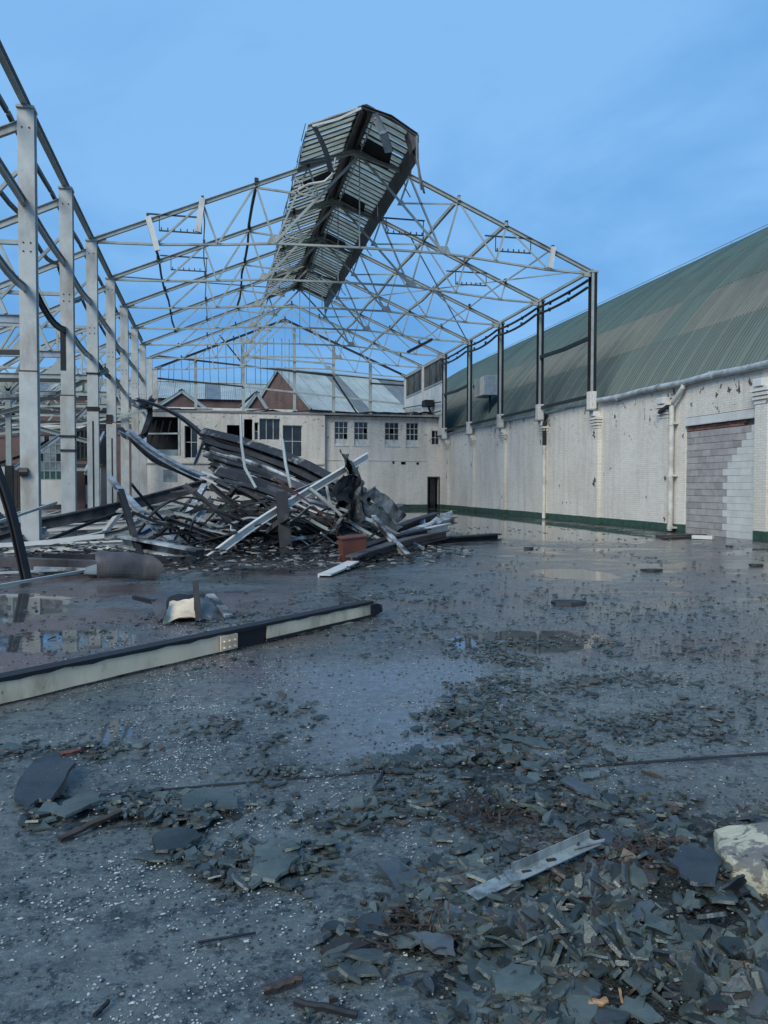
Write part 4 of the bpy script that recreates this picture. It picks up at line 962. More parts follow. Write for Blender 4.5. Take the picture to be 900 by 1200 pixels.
# ------------------------------------------------------------------ wreckage heap: long bent members
def member(name, pts, prof, m, label, cat='steel beam', group=None, upv=(0, 0, 1), wob=0, tol=True):
    P = []
    pts = [Vector(p) for p in pts]
    for i in range(len(pts)-1):                      # Catmull-Rom between the given points
        p0, p1, p2, p3 = pts[max(i-1, 0)], pts[i], pts[i+1], pts[min(i+2, len(pts)-1)]
        for q in range(4):
            t = q/4; P.append(.5*((2*p1)+(p2-p0)*t+(2*p0-5*p1+4*p2-p3)*t*t+(3*p1-p0-3*p2+p3)*t**3))
    P.append(pts[-1])
    if wob: P = [p+noise.noise_vector(p*1.3)*wob for p in P]
    mb = MB().sweep(P, prof, upv)
    L = pts[0]; c = sum(P, Vector())/len(P); c.z = 0
    mb.v = [(x-c.x, y-c.y, z) for x, y, z in mb.v]
    o = mb.build(name, m); o.location = (c.x, c.y, 0)
    if '@' in label: label = label.replace('@', near(Vector((c.x, c.y, max(0, sum(q.z for q in P)/len(P)))), HL))
    return tag(o, label, cat, group)
A = at
LM = [((625, 1022), 'the galvanised channel'), ((870, 1030), 'the pale stone block'), ((815, 1065), 'the largest smooth slate'), ((810, 1146), 'the greenish square slate'), ((682, 1137), 'the orange splinter'), ((568, 1180), 'the pinkish splinter'), ((505, 1118), 'the smooth blue slate'), ((470, 1040), 'the dark triangular slate'),
      ((325, 1018), 'the stepped wide slate'), ((205, 995), 'the broad flat left slab'), ((104, 976), 'the rotten timber strip'), ((50, 930), 'the propped dark sheet'), ((245, 948), 'the long back slab'), ((330, 1160), 'the brown timber splinter'), ((470, 830), 'the pale screed patch'), ((780, 892), 'the floor joint'), ((720, 1000), 'the reddish wood scrap'), ((600, 1172), 'the thick bottom slab'), ((720, 1184), 'the tiny upright splinter'), ((300, 850), 'the left clump before the girder')]
HL = [((340, 610), 'the upright black stub'), ((300, 612), 'the long white beam'), ((400, 552), 'the high end of the white beam'), ((435, 570), 'the torn black sheet'), ((413, 650), 'the rusty box'), ((284, 530), 'the hooked conduit'), ((245, 508), 'the top left of the heap'), ((185, 640), 'the short white foot beam'), ((150, 620), 'the leaning black post'), ((137, 667), 'the round metal sheet'),
      ((38, 600), 'the nearest stanchion'), ((80, 600), 'the second stanchion'), ((111, 600), 'the third stanchion'), ((147, 590), 'the fifth stanchion'), ((200, 590), 'the long grey rail'), ((200, 545), 'the blue grey girder'), ((20, 660), 'the leaning dark beam'), ((465, 630), 'the slim leaning bar'), ((375, 600), 'the curved white strip'), ((500, 608), 'the splayed sheet'), ((230, 610), 'the peeling prop'), ((60, 630), 'the thin dark rod'), ((11, 560), 'the thin gusseted post')]
# signature pieces
member('long_white_beam', [A(243, 656, 17.3), A(300, 614, 17.9), A(360, 577, 18.6), A(432, 534, 19.6)], cprof(.10, .17, .02), M_white, 'long white painted beam rising steeply to the right across the front of the wreckage heap')
member('upright_black_beam', [A(337, 662, 17.6), A(333, 620, 17.8), A(330, 578, 18.2)], iprof(.26, .2, .04), M_burnt, 'upright black burnt beam stub under the long white beam', upv=(0, 1, 0))
member('pale_angle', [A(150, 505, 29), A(178, 528, 27), A(212, 548, 25), A(240, 560, 23.5)], cprof(.16, .17, .03), M_blue, 'pale blue grey girder sloping from the left stanchions down to the heap')
member('dark_twin_angle', [A(152, 512, 29), A(180, 538, 27), A(214, 553, 25), A(240, 566, 23.5)], cprof(.12, .16, .02), M_burnt, 'dark bar running just below the pale blue girder')
member('white_flange', [A(240, 556, 22.5), A(285, 574, 21.8), A(322, 586, 21.2)], cprof(.36, .2, .04), M_white, 'white flange lying along the middle of the heap left of the upright stub')
member('white_flange', [A(342, 583, 20.5), A(372, 598, 20), A(408, 607, 19.6)], cprof(.3, .12, .03), M_white, 'curved white strip right of the upright black stub')
member('curved_dark_rail', [A(160, 468, 37), A(186, 476, 33), A(212, 489, 29), A(240, 512, 25)], cprof(.12, .12, .03), M_burnt, 'dark curved rail arching from the far stanchions to the top of the heap')
member('mangled_beam', [A(141, 503, 37), A(150, 512, 36), A(166, 512, 35.5), A(172, 500, 36), A(176, 484, 37), A(172, 472, 37.5), A(164, 470, 37.6)], cprof(.22, .2, .04), M_burnt, 'mangled black beam knotted round the fifth stanchion')
member('mangled_beam', [A(140, 506, 36.5), A(155, 514, 35.5), A(168, 512, 35)], cprof(.14, .12, .03), M_peel, 'pale bent strip beside the knotted black beam')
member('burnt_crosspiece', [A(160, 472, 37.5), A(172, 476, 37), A(180, 466, 37)], cprof(.5, .3, .05), M_soot, 'burnt crosspiece sticking up behind the last left stanchions')
member('long_grey_rail', [A(0, 624, 21.8), A(60, 612, 22), A(150, 592, 22.6), A(240, 568, 23)], iprof(.2, .3, .04), M_burnt2, 'long dark grey rail rising from behind the nearest stanchion to the heap')
member('white_plank_beam', [A(138, 633, 17.6), A(180, 641, 17), A(234, 651, 16.4)], cprof(.32, .24, .04), M_peel, 'short white beam lying at the left foot of the heap')
member('leaning_black_post', [A(141, 575, 18.6), A(152, 610, 18), A(166, 660, 16.6)], cprof(.12, .14, .03), M_burnt, 'black post leaning left, its foot by the round metal sheet')
member('leaning_grey_brace', [A(128, 560, 24), A(155, 590, 20.5), A(200, 636, 18)], cprof(.14, .14, .03), M_blue, 'grey brace leaning across the black post')
member('leaning_dark_beam', [A(-12, 530, 14.4), A(12, 598, 14.2), A(31, 680, 14.0)], iprof(.13, .12, .03), M_burnt, 'dark beam leaning against the left edge of the picture in front of the first stanchion')
member('thin_pole', [A(-6, 613, 16), A(66, 589, 18)], rect(.05, .05), M_truss, 'thin pale pole crossing the foot of the nearest stanchion', 'pole')
member('thin_pole', [A(48, 637, 20), A(100, 615, 21), A(150, 597, 22)], rect(.07, .07), M_burnt, 'thin dark rod rising left of the leaning black post', 'pole')
member('pale_prop', [A(118, 630, 22), A(143, 597, 22.4)], rect(.18, .1), M_white, 'short pale prop leaning under the long grey rail')
member('pale_prop', [A(200, 634, 19.5), A(222, 600, 20.4), A(240, 568, 21.5)], cprof(.16, .1, .02), M_peel, 'peeling prop below the middle of the blue grey girder')
member('thin_pole', [A(437, 606, 18.4), A(456, 628, 17.6), A(478, 652, 16.6)], cprof(.12, .12, .03), M_peel, 'slim pale bar leaning off the right side of the heap', 'pole')
member('pale_prop', [A(228, 545, 25), A(236, 525, 25), A(240, 512, 25)], cprof(.2, .12, .02), M_blue, 'pale bracket standing at the upper left corner of the heap')
member('lying_white_beam', [A(380, 678, 13.6), A(396, 671, 14.3), A(414, 662, 15.2)], cprof(.24, .16, .03), M_white, 'short white beam end poking out at the bottom right foot of the heap')
for i, (p, q, Yp, Yq, m_, lab) in enumerate([((412, 668), (522, 626), 15.2, 21, M_burnt2, 'dark beam lying low along the right foot of the heap, in front of the others'), ((420, 655), (524, 617), 16.5, 23, M_white, 'long white flanged beam lying low to the right of the heap'),
      ((430, 650), (532, 609), 17, 25, M_peel, 'peeling beam lying low to the right behind the white flanged one'), ((408, 652), (500, 624), 16.2, 20, M_burnt, 'black beam tucked under the white flanged beam'), ((425, 640), (512, 604), 18, 26, M_burnt, 'black beam lying behind the peeling one at the right of the heap'),
      ((400, 640), (470, 595), 18, 21, M_burnt2, 'dark grey beam rising behind the rusty box')]):
    a_, b_ = A(*p, Yp), A(*q, Yq); a_.z = max(a_.z, .12); b_.z = max(b_.z, .12); c_ = (a_+b_)/2+Vector((0, 0, .06))
    member('lying_beam', [a_, c_, b_], iprof(.26, .22, .035), m_, lab, group='beams lying low along the right foot of the heap')
member('flat_black_beam', [A(498, 634, 21.0), A(540, 632, 21.3), A(583, 629, 21.8)], iprof(.34, .2, .04), M_burnt, 'flat black beam lying alone on the wet floor right of the heap')
member('flat_black_beam', [A(508, 639, 20.2), A(575, 636, 20.6)], rect(.1, .06), M_burnt2, 'thin dark strip lying in front of the lone flat beam')
# pale splayed sheets at right end
o = MB().prism([A(493, 622, 21.5), A(512, 606, 22.6), A(530, 599, 23.4), A(531, 603, 23.2), A(514, 614, 22.2), A(500, 628, 21)], (0, .05, .02)).build('bent_sheet', M_peel); tag(o, 'pale splayed sheet pointing right at the tip of the heap', 'metal sheet')
o = MB().prism([A(489, 610, 23.5), A(498, 608, 23.6), A(500, 622, 23.2), A(490, 624, 23.2)], (0, .04, .02)).build('bent_sheet', M_lead); tag(o, 'small pale blue square sheet near the tip of the heap', 'metal sheet')
# rusty box
rbx = thing('rusty_box', 'small rust red metal box at the front right foot of the heap', 'metal box', A(413, 655, 16.2)); rbx.location.z = .3
rbx.rotation_euler = (.1, -.08, .2)
MB().box((-.27, -.12, -.26), (.27, .12, .22)).build('casing', M_rust, rbx, bevel=.012)
MB().box((-.29, -.14, .22), (.29, .14, .25)).build('lid', M_rust, rbx)
# torn dark sheet standing at the right of heap
def crumple(name, fn, nu, nv, m, label, th=(0, .03, 0), amt=.12, sc_=1.7, cat='metal sheet', seed=1):
    mb = MB().grid(fn, nu, nv)
    c = sum((Vector(v) for v in mb.v), Vector())/len(mb.v); c.z = 0
    vs = []
    for v in mb.v:
        v = Vector(v); n = noise.noise_vector(v*sc_+Vector((seed, 0, 0)))*amt+noise.noise_vector(v*sc_*3.3)*amt*.35; vs.append(v+n-c)
    mb.v = [tuple(v) for v in vs]
    o = mb.build(name, m); o.location = c
    s_ = o.modifiers.new('thickness', 'SOLIDIFY'); s_.thickness = .02
    return tag(o, label, cat)
crumple('torn_sheet', lambda u, v: A(402+u*(14+34*v)+6*math.sin(v*5)*(1-u), 531+v*88+18*u*(1-v), 18.6+1.2*u+.5*math.sin(u*9)), 18, 24, M_soot, 'black torn sheet draped upright at the right end of the heap', amt=.30, sc_=1.6)
crumple('torn_sheet', lambda u, v: A(398+22*u, 560+60*v, 18.2+.6*u), 10, 14, M_burnt, 'crumpled black sheet hanging left of the taller torn sheet', amt=.35, sc_=2.0, seed=4)
crumple('warped_metal_sheet', lambda u, v: A(428+36*v+10*u, 578+34*v-10*u, 19.4+.6*v), 5, 8, M_peel, 'grey peeling panel sloping off the right shoulder of the heap', amt=.08, seed=7)
crumple('warped_metal_sheet', lambda u, v: A(440+30*v-16*u, 590+28*v+12*u, 18.9+.6*v), 5, 8, M_sheet, 'darker grey panel under the sloping peeling one', amt=.10, seed=9)
# the folded roof plane: long parallel purlins and charred boards
hb = random.Random(11)
gl = 'long charred members lying side by side in the heap'
for i in range(28):
    v = i/27.
    Ys = 24.6-3.0*v+hb.uniform(-.4, .4); x0_, y0_ = 241+18*v+hb.uniform(-6, 6), 506+58*v+hb.uniform(-3, 3)
    x1_, y1_ = 442-20*v+hb.uniform(-30, 8), 590+36*v+hb.uniform(-8, 8); Ye = 21.8-2.5*v+hb.uniform(-.4, .4)
    xm, ym = (x0_+x1_)/2, (y0_+y1_)/2-6+hb.uniform(-5, 6)
    pr_ = hb.choice([cprof(.16, .14, .03), rect(.3, .04), rect(.22, .05), rect(.10, .12), rect(.42, .03)])
    m_ = hb.choice([M_burnt, M_burnt, M_burnt2, M_peel2, M_peel, M_soot, M_burnt, M_peel2])
    if i in (1, 2): m_ = M_peel2; pr_ = cprof(.3, .26, .03)
    member('charred_member', [A(x0_, y0_, Ys), A(xm, ym, (Ys+Ye)/2), A(x1_, y1_, Ye)], pr_, m_, 'long charred %s in the sloping stack, @' % ('peeling bar' if m_ is M_peel else 'member'), group=gl, wob=.07, upv=(hb.uniform(-.6, .6), -.6, .8))
# loose lattice below: short bars, battens
for i in range(52):
    x0_ = hb.uniform(215, 410); y0_ = hb.uniform(575, 642)
    Yc = max(18.3, 22.5-(y0_-560)/80*4.6+hb.uniform(-.6, .6)); L = hb.uniform(.7, 2.6)
    p = A(x0_, y0_, Yc); an = hb.uniform(-.7, .5); az = hb.choice([hb.uniform(-.5, .5), hb.uniform(-.5, .5), hb.uniform(.8, 2.2)])
    u = Vector((math.cos(az)*math.cos(an), math.sin(az)*math.cos(an), math.sin(an)))*L/2
    if p.z-abs(u.z) < .08: p.z = abs(u.z)+.08
    member('twisted_bar', [p-u, p+Vector((0, 0, hb.uniform(-.1, .1))), p+u], hb.choice([rect(.1, .06), cprof(.14, .12, .02), lprof(.12, .02), rect(.24, .03)]), hb.choice([M_burnt, M_burnt2, M_peel, M_blue, M_burnt, M_rust if hb.random() < .05 else M_burnt2]),
           '%s twisted bar jumbled in the heap, @' % ('long' if L > 1.9 else ('short' if L < 1.2 else 'middling')), group='short bars jumbled in the heap', wob=.03)
for i in range(58):
    x0_ = hb.uniform(170, 430); y0_ = hb.uniform(590, 650)
    Yc = max(18.4, 21.5-(y0_-560)/90*4+hb.uniform(-.8, .8)); L = hb.uniform(.8, 3.4)
    p = A(x0_, y0_, Yc); an = hb.gauss(-.2, .3); az = hb.choice([hb.gauss(0, .35), hb.gauss(0, .35), hb.uniform(.6, 2.4)])
    u = Vector((math.cos(az)*math.cos(an), math.sin(az)*math.cos(an), math.sin(an)))*L/2
    if p.z-abs(u.z) < .05: p.z = abs(u.z)+.05
    member('thin_bent_bar', [p-u, p+Vector((0, 0, hb.uniform(-.22, .22))), p+u], hb.choice([rect(.05, .05), rect(.08, .03), lprof(.07, .015), rect(.04, .04)]), hb.choice([M_burnt, M_peel2, M_truss, M_peel, M_blue, M_burnt, M_burnt, M_burnt2] if i % 25 else [M_rust]),
           'thin bent bar woven through the heap, @', group='thin bent bars in the heap', wob=.04)
for i, (x0_, y0_, w_, h_, Yc, m_) in enumerate(((262, 596, 70, 50, 20.5, M_soot), (300, 600, 60, 46, 20.2, M_burnt), (352, 606, 60, 44, 19.4, M_soot), (215, 622, 60, 30, 20.2, M_burnt2), (385, 625, 36, 34, 18.6, M_burnt), (330, 560, 70, 34, 21.2, M_burnt))):
    crumple('buckled_sheet', lambda u, v: A(x0_+w_*u+10*v, y0_+h_*v+12*u*(1-v), Yc+.8*(1-v)+.3*math.sin(u*7)), 16, 14, m_, 'buckled dark sheet in the heap, '+near(A(x0_+w_/2, y0_+h_/2, Yc), HL), amt=.34, sc_=1.9, seed=20+i)
chp = [MB(), MB(), MB()]
for i in range(3600):
    a_ = hb.uniform(0, 6.28); q = hb.random()**.6; cx_, cy_ = (.9, 18.6)
    X = cx_+q*5.2*math.cos(a_); Y = cy_+q*4.4*math.sin(a_); s_ = hb.uniform(.02, .10); z = max(0, .35*(1-q))*hb.random()
    if hb.random() < .35: X -= hb.uniform(2, 6)
    n = hb.choice([3, 4, 5]); ph = hb.uniform(0, 6.28); t_ = hb.uniform(-.5, .5)
    P_ = [Vector((X+s_*math.cos(ph+j*6.28/n)*hb.uniform(.5, 1.3), Y+s_*math.sin(ph+j*6.28/n)*hb.uniform(.3, 1), z+.01+s_*.5*(1+t_*math.cos(ph+j*6.28/n)))) for j in range(n)]
    chp[0 if hb.random() < .6 else (1 if hb.random() < .6 else 2)].prism(P_, (0, 0, s_*.25))
for mb_, m_, lab in zip(chp, (M_burnt, M_conc, M_slate), ('charred', 'pale grey', 'grey green')):
    o = mb_.build('heap_litter', m_); tag(o, 'small %s fragments littering the floor round the heap' % lab, 'rubble', kind='stuff')
# low ground clutter round the heap and to the left
for i in range(70):
    X = hb.uniform(-9, 3.4); Y = hb.uniform(15.2, 31); L = hb.uniform(.8, 4.5); az = hb.choice([hb.uniform(-.3, .3), hb.uniform(-.4, .4), hb.uniform(1, 2.2)])
    if X > -3.6 and Y < 19.2: continue
    z = hb.uniform(.06, .35); dz = hb.uniform(0, .5)
    u = Vector((math.cos(az), math.sin(az), 0))*L/2
    member('fallen_bar', [Vector((X, Y, z))-u, Vector((X, Y, z+dz*.4)), Vector((X, Y, z+dz))+u], hb.choice([rect(.08, .08), cprof(.16, .14, .02), iprof(.18, .2, .03), rect(.3, .03)]), hb.choice([M_burnt, M_burnt2, M_peel, M_blue, M_white, M_burnt, M_truss]),
           '%s fallen bar on the floor, @' % ('long' if L > 3.2 else ('short' if L < 1.8 else 'middling')), group='fallen bars strewn over the floor behind the left stanchions', wob=.03)
for (p, Yp), (q, Yq), w_, m_, lab in ((((-20, 658), 15.6), ((118, 663), 15.0), .26, M_burnt2, 'long dark rail lying in front of the first stanchion foot'), (((-10, 692), 12.9), ((104, 668), 14.6), .06, M_truss, 'thin pale rail on the wet floor running towards the round metal sheet'),
        (((40, 666), 14.6), ((160, 669), 14.6), .08, M_peel, 'thin pale strip lying just behind the round metal sheet'), (((50, 652), 16.2), ((230, 656), 16.0), .16, M_burnt, 'dark beam lying across the floor behind the round metal sheet'),
        (((-10, 672), 14.2), ((70, 668), 14.6), .05, M_white, 'thin white strip at the left edge on the floor'), (((240, 668), 15.2), ((340, 676), 14.2), .07, M_burnt, 'thin dark bar at the very foot of the heap')):
    a_, b_ = A(*p, Yp), A(*q, Yq); a_.z = max(.05, a_.z); b_.z = max(.05, b_.z); a_.z = min(a_.z, .3); b_.z = min(b_.z, .3)
    member('lying_rail', [a_, (a_+b_)/2, b_], rect(w_, w_*.7), m_, lab)
# hanging conduits in the heap
for pts, lab in (([(282, 487, 21.8), (283, 520, 21.4), (287, 548, 21.2), (300, 572, 20.8)], 'pale hooked conduit standing in front of the left part of the heap'), ([(331, 515, 20.6), (335, 545, 20.2), (341, 572, 19.8)], 'pale curved conduit just left of the upper end of the white beam'),
                 ([(383, 570, 19.2), (386, 588, 19.0), (392, 600, 18.9), (402, 606, 18.8)], 'small pale hooked conduit near the torn black sheet'), ([(322, 600, 19.8), (340, 608, 19.4), (352, 622, 19)], 'pale bent bar low in the heap')):
    o = MB().tube([A(*p) for p in pts], .04, 7).build('bent_conduit', M_truss); tag(o, lab, 'conduit')
# curved metal sheet (like half a drum) on the floor
crumple('drum_sheet', lambda u, v: A(100+52*u, 674, 14.3)*1+Vector((0, .7*v-.1, .03+.30*math.sin(math.pi*v)*(.35+.8*u))), 14, 12, M_sheet, 'round grey metal sheet curled like half a drum on the floor at left', amt=.05, sc_=1.2)
def shell(u, v):                       # quarter-drum sheet, rounded along its lower edge
    a_ = R(-35+150*v); wd = .30+.22*math.sin(math.pi*min(1, .25+v*.75)); x_ = (u-.5)*2*wd+.06*math.sin(v*5)
    return (x_, -.24*math.cos(a_)-.03*math.sin(u*7), .02+.26*math.sin(a_)+.04*math.sin(u*4+1))
mb = MB().grid(shell, 16, 14); mb.v = [tuple(Vector(v)+noise.noise_vector(Vector(v)*4)*.03) for v in mb.v]
o = mb.build('drum_end', M_burnt2)
p = A(148, 664, 13.7); o.location = (p.x, p.y, .20); o.rotation_euler = (R(6), 0, R(8)); s_ = o.modifiers.new('thickness', 'SOLIDIFY'); s_.thickness = .015
tag(o, 'dented half drum of dark grey sheet metal, right of the curled drum sheet', 'metal sheet')

# ------------------------------------------------------------------ small wreck in the middle ground
sw = thing('buckled_trough', 'small buckled cream and black metal trough on the floor in front of the heap', 'scrap metal', gd(220, 727)); L0 = sw.location.copy()
def sp_(x, y, Y): return A(x, y, Y)-L0
def warp(c4, bulge, seed, nu=10, nv=8, ragged=.12):
    a_, b_, c_, d_ = c4
    def f(u, v):
        rg = ragged*noise.noise(Vector((u*3+seed, v*3, 5)))
        p = a_.lerp(b_, u).lerp(d_.lerp(c_, u), v+rg)
        return p+Vector((0, -bulge*math.sin(math.pi*u)*math.sin(math.pi*v), 0))+noise.noise_vector(p*4+Vector((seed, 0, 0)))*.035
    return f
for nm, c4, bl_, mm, sd in (('back_sheet', (sp_(176, 702, 9.95), sp_(240, 696, 10.1), sp_(237, 728, 9.5), sp_(187, 732, 9.4)), -.05, M_burnt, 1), ('cream_face', (sp_(196, 706, 9.8), sp_(229, 701, 9.95), sp_(230, 721, 9.45), sp_(190, 730, 9.3)), .10, M_cream, 2),
                     ('dark_wing', (sp_(232, 700, 9.8), sp_(250, 698, 10), sp_(270, 725, 9.6), sp_(234, 729, 9.3)), .12, M_soot, 3), ('curled_lip', (sp_(178, 704, 9.6), sp_(198, 700, 9.7), sp_(194, 716, 9.3), sp_(184, 728, 9.2)), .06, M_burnt2, 4)):
    o = MB().grid(warp(c4, bl_, sd), 10, 8).build(nm, mm, sw); q_ = o.modifiers.new('thickness', 'SOLIDIFY'); q_.thickness = .012
MB().bar(sp_(229, 682, 9.6), sp_(233, 728, 9.35), .07, .05, (0, 1, 0)).build('stake', M_burnt, sw)
MB().bar(sp_(157, 700, 10.3), sp_(182, 706, 9.9), .05).build('arm', M_burnt, sw)
MB().sweep([sp_(246, 697, 10), sp_(256, 708, 9.8), sp_(268, 722, 9.5)], rect(.1, .03)).build('bent_strip', M_peel, sw)

# ------------------------------------------------------------------ fallen cream girder in the foreground
ga_ = gd(-60, 842); gb_ = gd(438, 724)
gdir = (gb_-ga_).normalized(); gl_ = (gb_-ga_).length; gn = Vector((-gdir.y, gdir.x, 0))
fg = thing('fallen_girder', 'long cream painted steel girder with a blackened top lying across the left foreground', 'steel beam', ga_)
def gq(s, n, z): return gdir*s+gn*n+Vector((0, 0, z))
H1 = .18
sC = gl_*.545
def gsec(s0, s1, m, name, z0=0., n0=0., segs=14, H=H1):
    mb = MB(); pr = [(0, 0), (.13, 0), (.13, .015), (.014, .02), (.014, H-.016), (.12, H-.016), (.12, H), (0, H)]
    vs = []; n = len(pr)
    for i in range(segs+1):
        s = s0+(s1-s0)*i/segs
        for a_, z in pr:
            w_ = noise.noise(Vector((s*2.3, a_*3, z*4)))*.010
            vs.append(gq(s, n0+a_+w_, z0+z+w_*.6+.012*math.sin(s*.9)+.012))
    fs = [(i*n+j, (i+1)*n+j, (i+1)*n+(j+1) % n, i*n+(j+1) % n) for i in range(segs) for j in range(n)]+[tuple(range(n)), tuple(reversed(range(segs*n, segs*n+n)))]
    return mb.add(vs, fs).build(name, m, fg)
gsec(0, sC-.02, M_cream, 'web')
gsec(sC+.42, gl_-.05, M_cream, 'web', H=H1*.92)
gsec(sC-.018, sC+.418, M_burnt, 'burnt_section', n0=.012)
def strip(s0, s1, z, n0, n1, m, name, h=.03, seed=0):
    mb = MB(); N_ = 40; vs = []
    for i in range(N_+1):
        s = s0+(s1-s0)*i/N_; w_ = .5+.5*noise.noise(Vector((s*5+seed, 3, 1)))
        hh = .004+h*max(0, w_-.25)*2.6
        vs += [gq(s, n0-.008, z+.016), gq(s, n1, z+.018), gq(s, n0-.008, z-hh)]
    fs = []
    for i in range(N_):
        a_ = i*3; b_ = a_+3; fs += [(a_, b_, b_+1, a_+1), (a_, a_+2, b_+2, b_)]
    return mb.add(vs, fs).build(name, m, fg)
strip(0, gl_-.02, H1+.012, -.004, .125, M_burnt, 'charred_top_edge', .018)
strip(sC+.4, gl_, .03, -.002, .12, M_burnt, 'charred_bottom_edge', .02, 9)
sp = rel(fg, MB()); MB().prism([gq(sC-.24, -.012, .03), gq(sC-.02, -.012, .03), gq(sC-.02, -.012, H1-.01), gq(sC-.24, -.012, H1-.01)], -gn*.012).build('splice_plate', M_cream, fg)
bl = MB().tube([(0, 0, 0), (0, -.022, 0)], .011, 8).mesh('bolt', M_cream)
for i in range(3):
    for j in range(2): 
        c_ = gq(sC-.20+.07*i, -.024, .055+.06*j); o = inst('bolt', bl, fg, c_, rot=(0, 0, math.atan2(gdir.y, gdir.x)))
MB().prism([gq(gl_-.06, -.01, .0), gq(gl_+.22, .02, .05), gq(gl_+.25, .05, .12), gq(gl_+.1, 0, H1*.9), gq(gl_-.06, -.01, H1*.9)], gn*.12).build('burnt_end', M_burnt, fg)

# ------------------------------------------------------------------ clutter by the right wall
o = MB().sweep([gd(770, 628, .03), gd(800, 628, .06), gd(822, 627, .03)], rect(.35, .06)).build('plank', M_burnt); tag(o, 'charred plank lying at the foot of the downpipe', 'plank')
o = MB().sweep([gd(776, 631, .03), gd(812, 629, .04)], rect(.16, .05)).build('plank', M_wood); tag(o, 'narrow brown plank in front of the charred one by the wall', 'plank')
o = MB().bar(gd(812, 629, .07), gd(836, 630, .07), .22, .10).build('block', M_render); tag(o, 'short white block lying beside the charred plank by the wall', 'block')
for (x, y), s_, lab in (((668, 706), .5, 'dark flat scrap alone in the wet middle of the floor'), ((886, 662), .3, 'small dark scrap near the right edge by the wall'), ((855, 640), .2, 'small scrap by the blocked opening'), ((765, 668), .4, 'dark flat scrap on the floor towards the right wall'), ((620, 580+62), .3, 'tiny scrap on the wet floor near the lone flat beam')):
    c_ = gd(x, y, .03); n = 7; P_ = [c_+Vector((s_*.6*math.cos(i*2*math.pi/n)*rnd.uniform(.6, 1), s_*.4*math.sin(i*2*math.pi/n)*rnd.uniform(.6, 1), 0)) for i in range(n)]
    o = MB().prism([p-Vector((c_.x, c_.y, .03-.005)) for p in P_], (0, .02, .04)).build('scrap', M_burnt); o.location = (c_.x, c_.y, 0); tag(o, lab, 'scrap')

# ------------------------------------------------------------------ slate debris
sr = random.Random(3)
def jag(P_, r_, k=3, amp=.09):
    out = []
    for i, p in enumerate(P_):
        q = P_[(i+1) % len(P_)]; d = q-p; nrm = Vector((-d.y, d.x, 0))
        for j in range(k):
            out.append(p+d*((j+(r_.uniform(-.25, .25) if j else 0))/k)+nrm*(r_.uniform(-amp, amp) if j else 0))
    return out
def slate_poly(r_, s, asp=None):
    n = r_.randint(3, 6); asp = asp or r_.uniform(.28, .85); ph = r_.uniform(0, 6.28)
    P_ = []
    for i in range(n):
        a_ = ph+2*math.pi*(i+r_.uniform(-.28, .28))/n; q = s*r_.uniform(.33, .62); P_.append(Vector((q*math.cos(a_), q*asp*math.sin(a_), 0)))
    return jag(P_, r_, 3 if s > .1 else 2, .10)
HEAPS = [(1.80, 2.72, .34, .30, .10), (1.45, 2.35, .45, .35, .055), (1.9, 2.3, .4, .35, .06), (.95, 2.5, .35, .35, .03), (-.45, 3.98, .28, .16, .035), (-.02, 3.82, .22, .14, .025), (.25, 3.30, .22, .14, .025), (1.55, 4.0, .28, .4, .025), (1.2, 3.7, .5, .25, .015), (1.75, 4.9, .25, .5, .02), (-.1, 3.5, .2, .12, .02), (2.1, 3.2, .45, .3, .03)]
def hh(x, y):
    return sum(a_*math.exp(-((x-cx)/sx)**2-((y-cy)/sy)**2) for cx, cy, sx, sy, a_ in HEAPS)
def dens(x, y):
    d = hh(x, y)/.045
    if y < 3.2: d += max(0, min(1, (x-.35)/.7))*.8
    return d
# rubble bed: crushed material under the slates
def bedz(x, y):
    n = noise.noise(Vector((x*9, y*9, 0)))*.5+noise.noise(Vector((x*26, y*26, 3)))*.35
    h = hh(x, y)
    return h*.75+max(0, min(h*2.2, .05))*n-.012
bed = MB().grid(lambda u, v: (-.9+4.1*u, 1.75+4.0*v, bedz(-.9+4.1*u, 1.75+4.0*v)), 150, 150).build('rubble_bed', M_bed, smooth=True); tag(bed, 'crushed slate and dirt under the broken slates in the foreground', 'rubble', kind='stuff')
pieces = []      # (verts, faces, centre, size, material)
def add_piece(x, y, s, tilt, r_, m=None, z=None, asp=None, th=None):
    P_ = slate_poly(r_, s, asp); th = th or r_.uniform(.006, .012)
    rot = Matrix.Rotation(r_.uniform(0, 6.28), 4, 'Z') @ Matrix.Rotation(r_.gauss(0, tilt), 4, 'X') @ Matrix.Rotation(r_.gauss(0, tilt), 4, 'Y')
    top = [p*r_.uniform(.9, .97)+Vector((0, 0, th)) for p in P_]
    n = len(P_); V = [rot @ p for p in P_+top]
    zmin = min(v.z for v in V)
    z = (hh(x, y)*.8+r_.uniform(-.004, .012) if z is None else z)-zmin*.75
    F_ = [tuple(reversed(range(n))), tuple(range(n, 2*n))]+[(i, (i+1) % n, n+(i+1) % n, n+i) for i in range(n)]
    pieces.append((V, F_, Vector((x, y, z)), s, m or r_.choices([0, 1, 2], [.7, .22, .08])[0]))
def uncovered(x, y): return True
c = 0; tries = 0
while c < 8500 and tries < 400000:
    tries += 1
    x, y = sr.uniform(-.9, 3.0), sr.uniform(1.8, 5.9)
    xx, yy, _ = px((x, y, 0))
    if not (-60 < xx < 960 and yy < 1290): continue
    d = dens(x, y)
    if sr.random() > d*max(.05, min(1, .42+2.4*noise.noise(Vector((x*2.6, y*2.6, 5)))))**1.3: continue
    s = sr.choice([sr.uniform(.012, .035), sr.uniform(.02, .06), sr.uniform(.04, .10), sr.uniform(.06, .15)])*(1.0 if y < 3.3 else .95)
    add_piece(x, y, s, .46 if hh(x, y) > .04 else .2, sr, th=sr.uniform(.006, .016)); c += 1
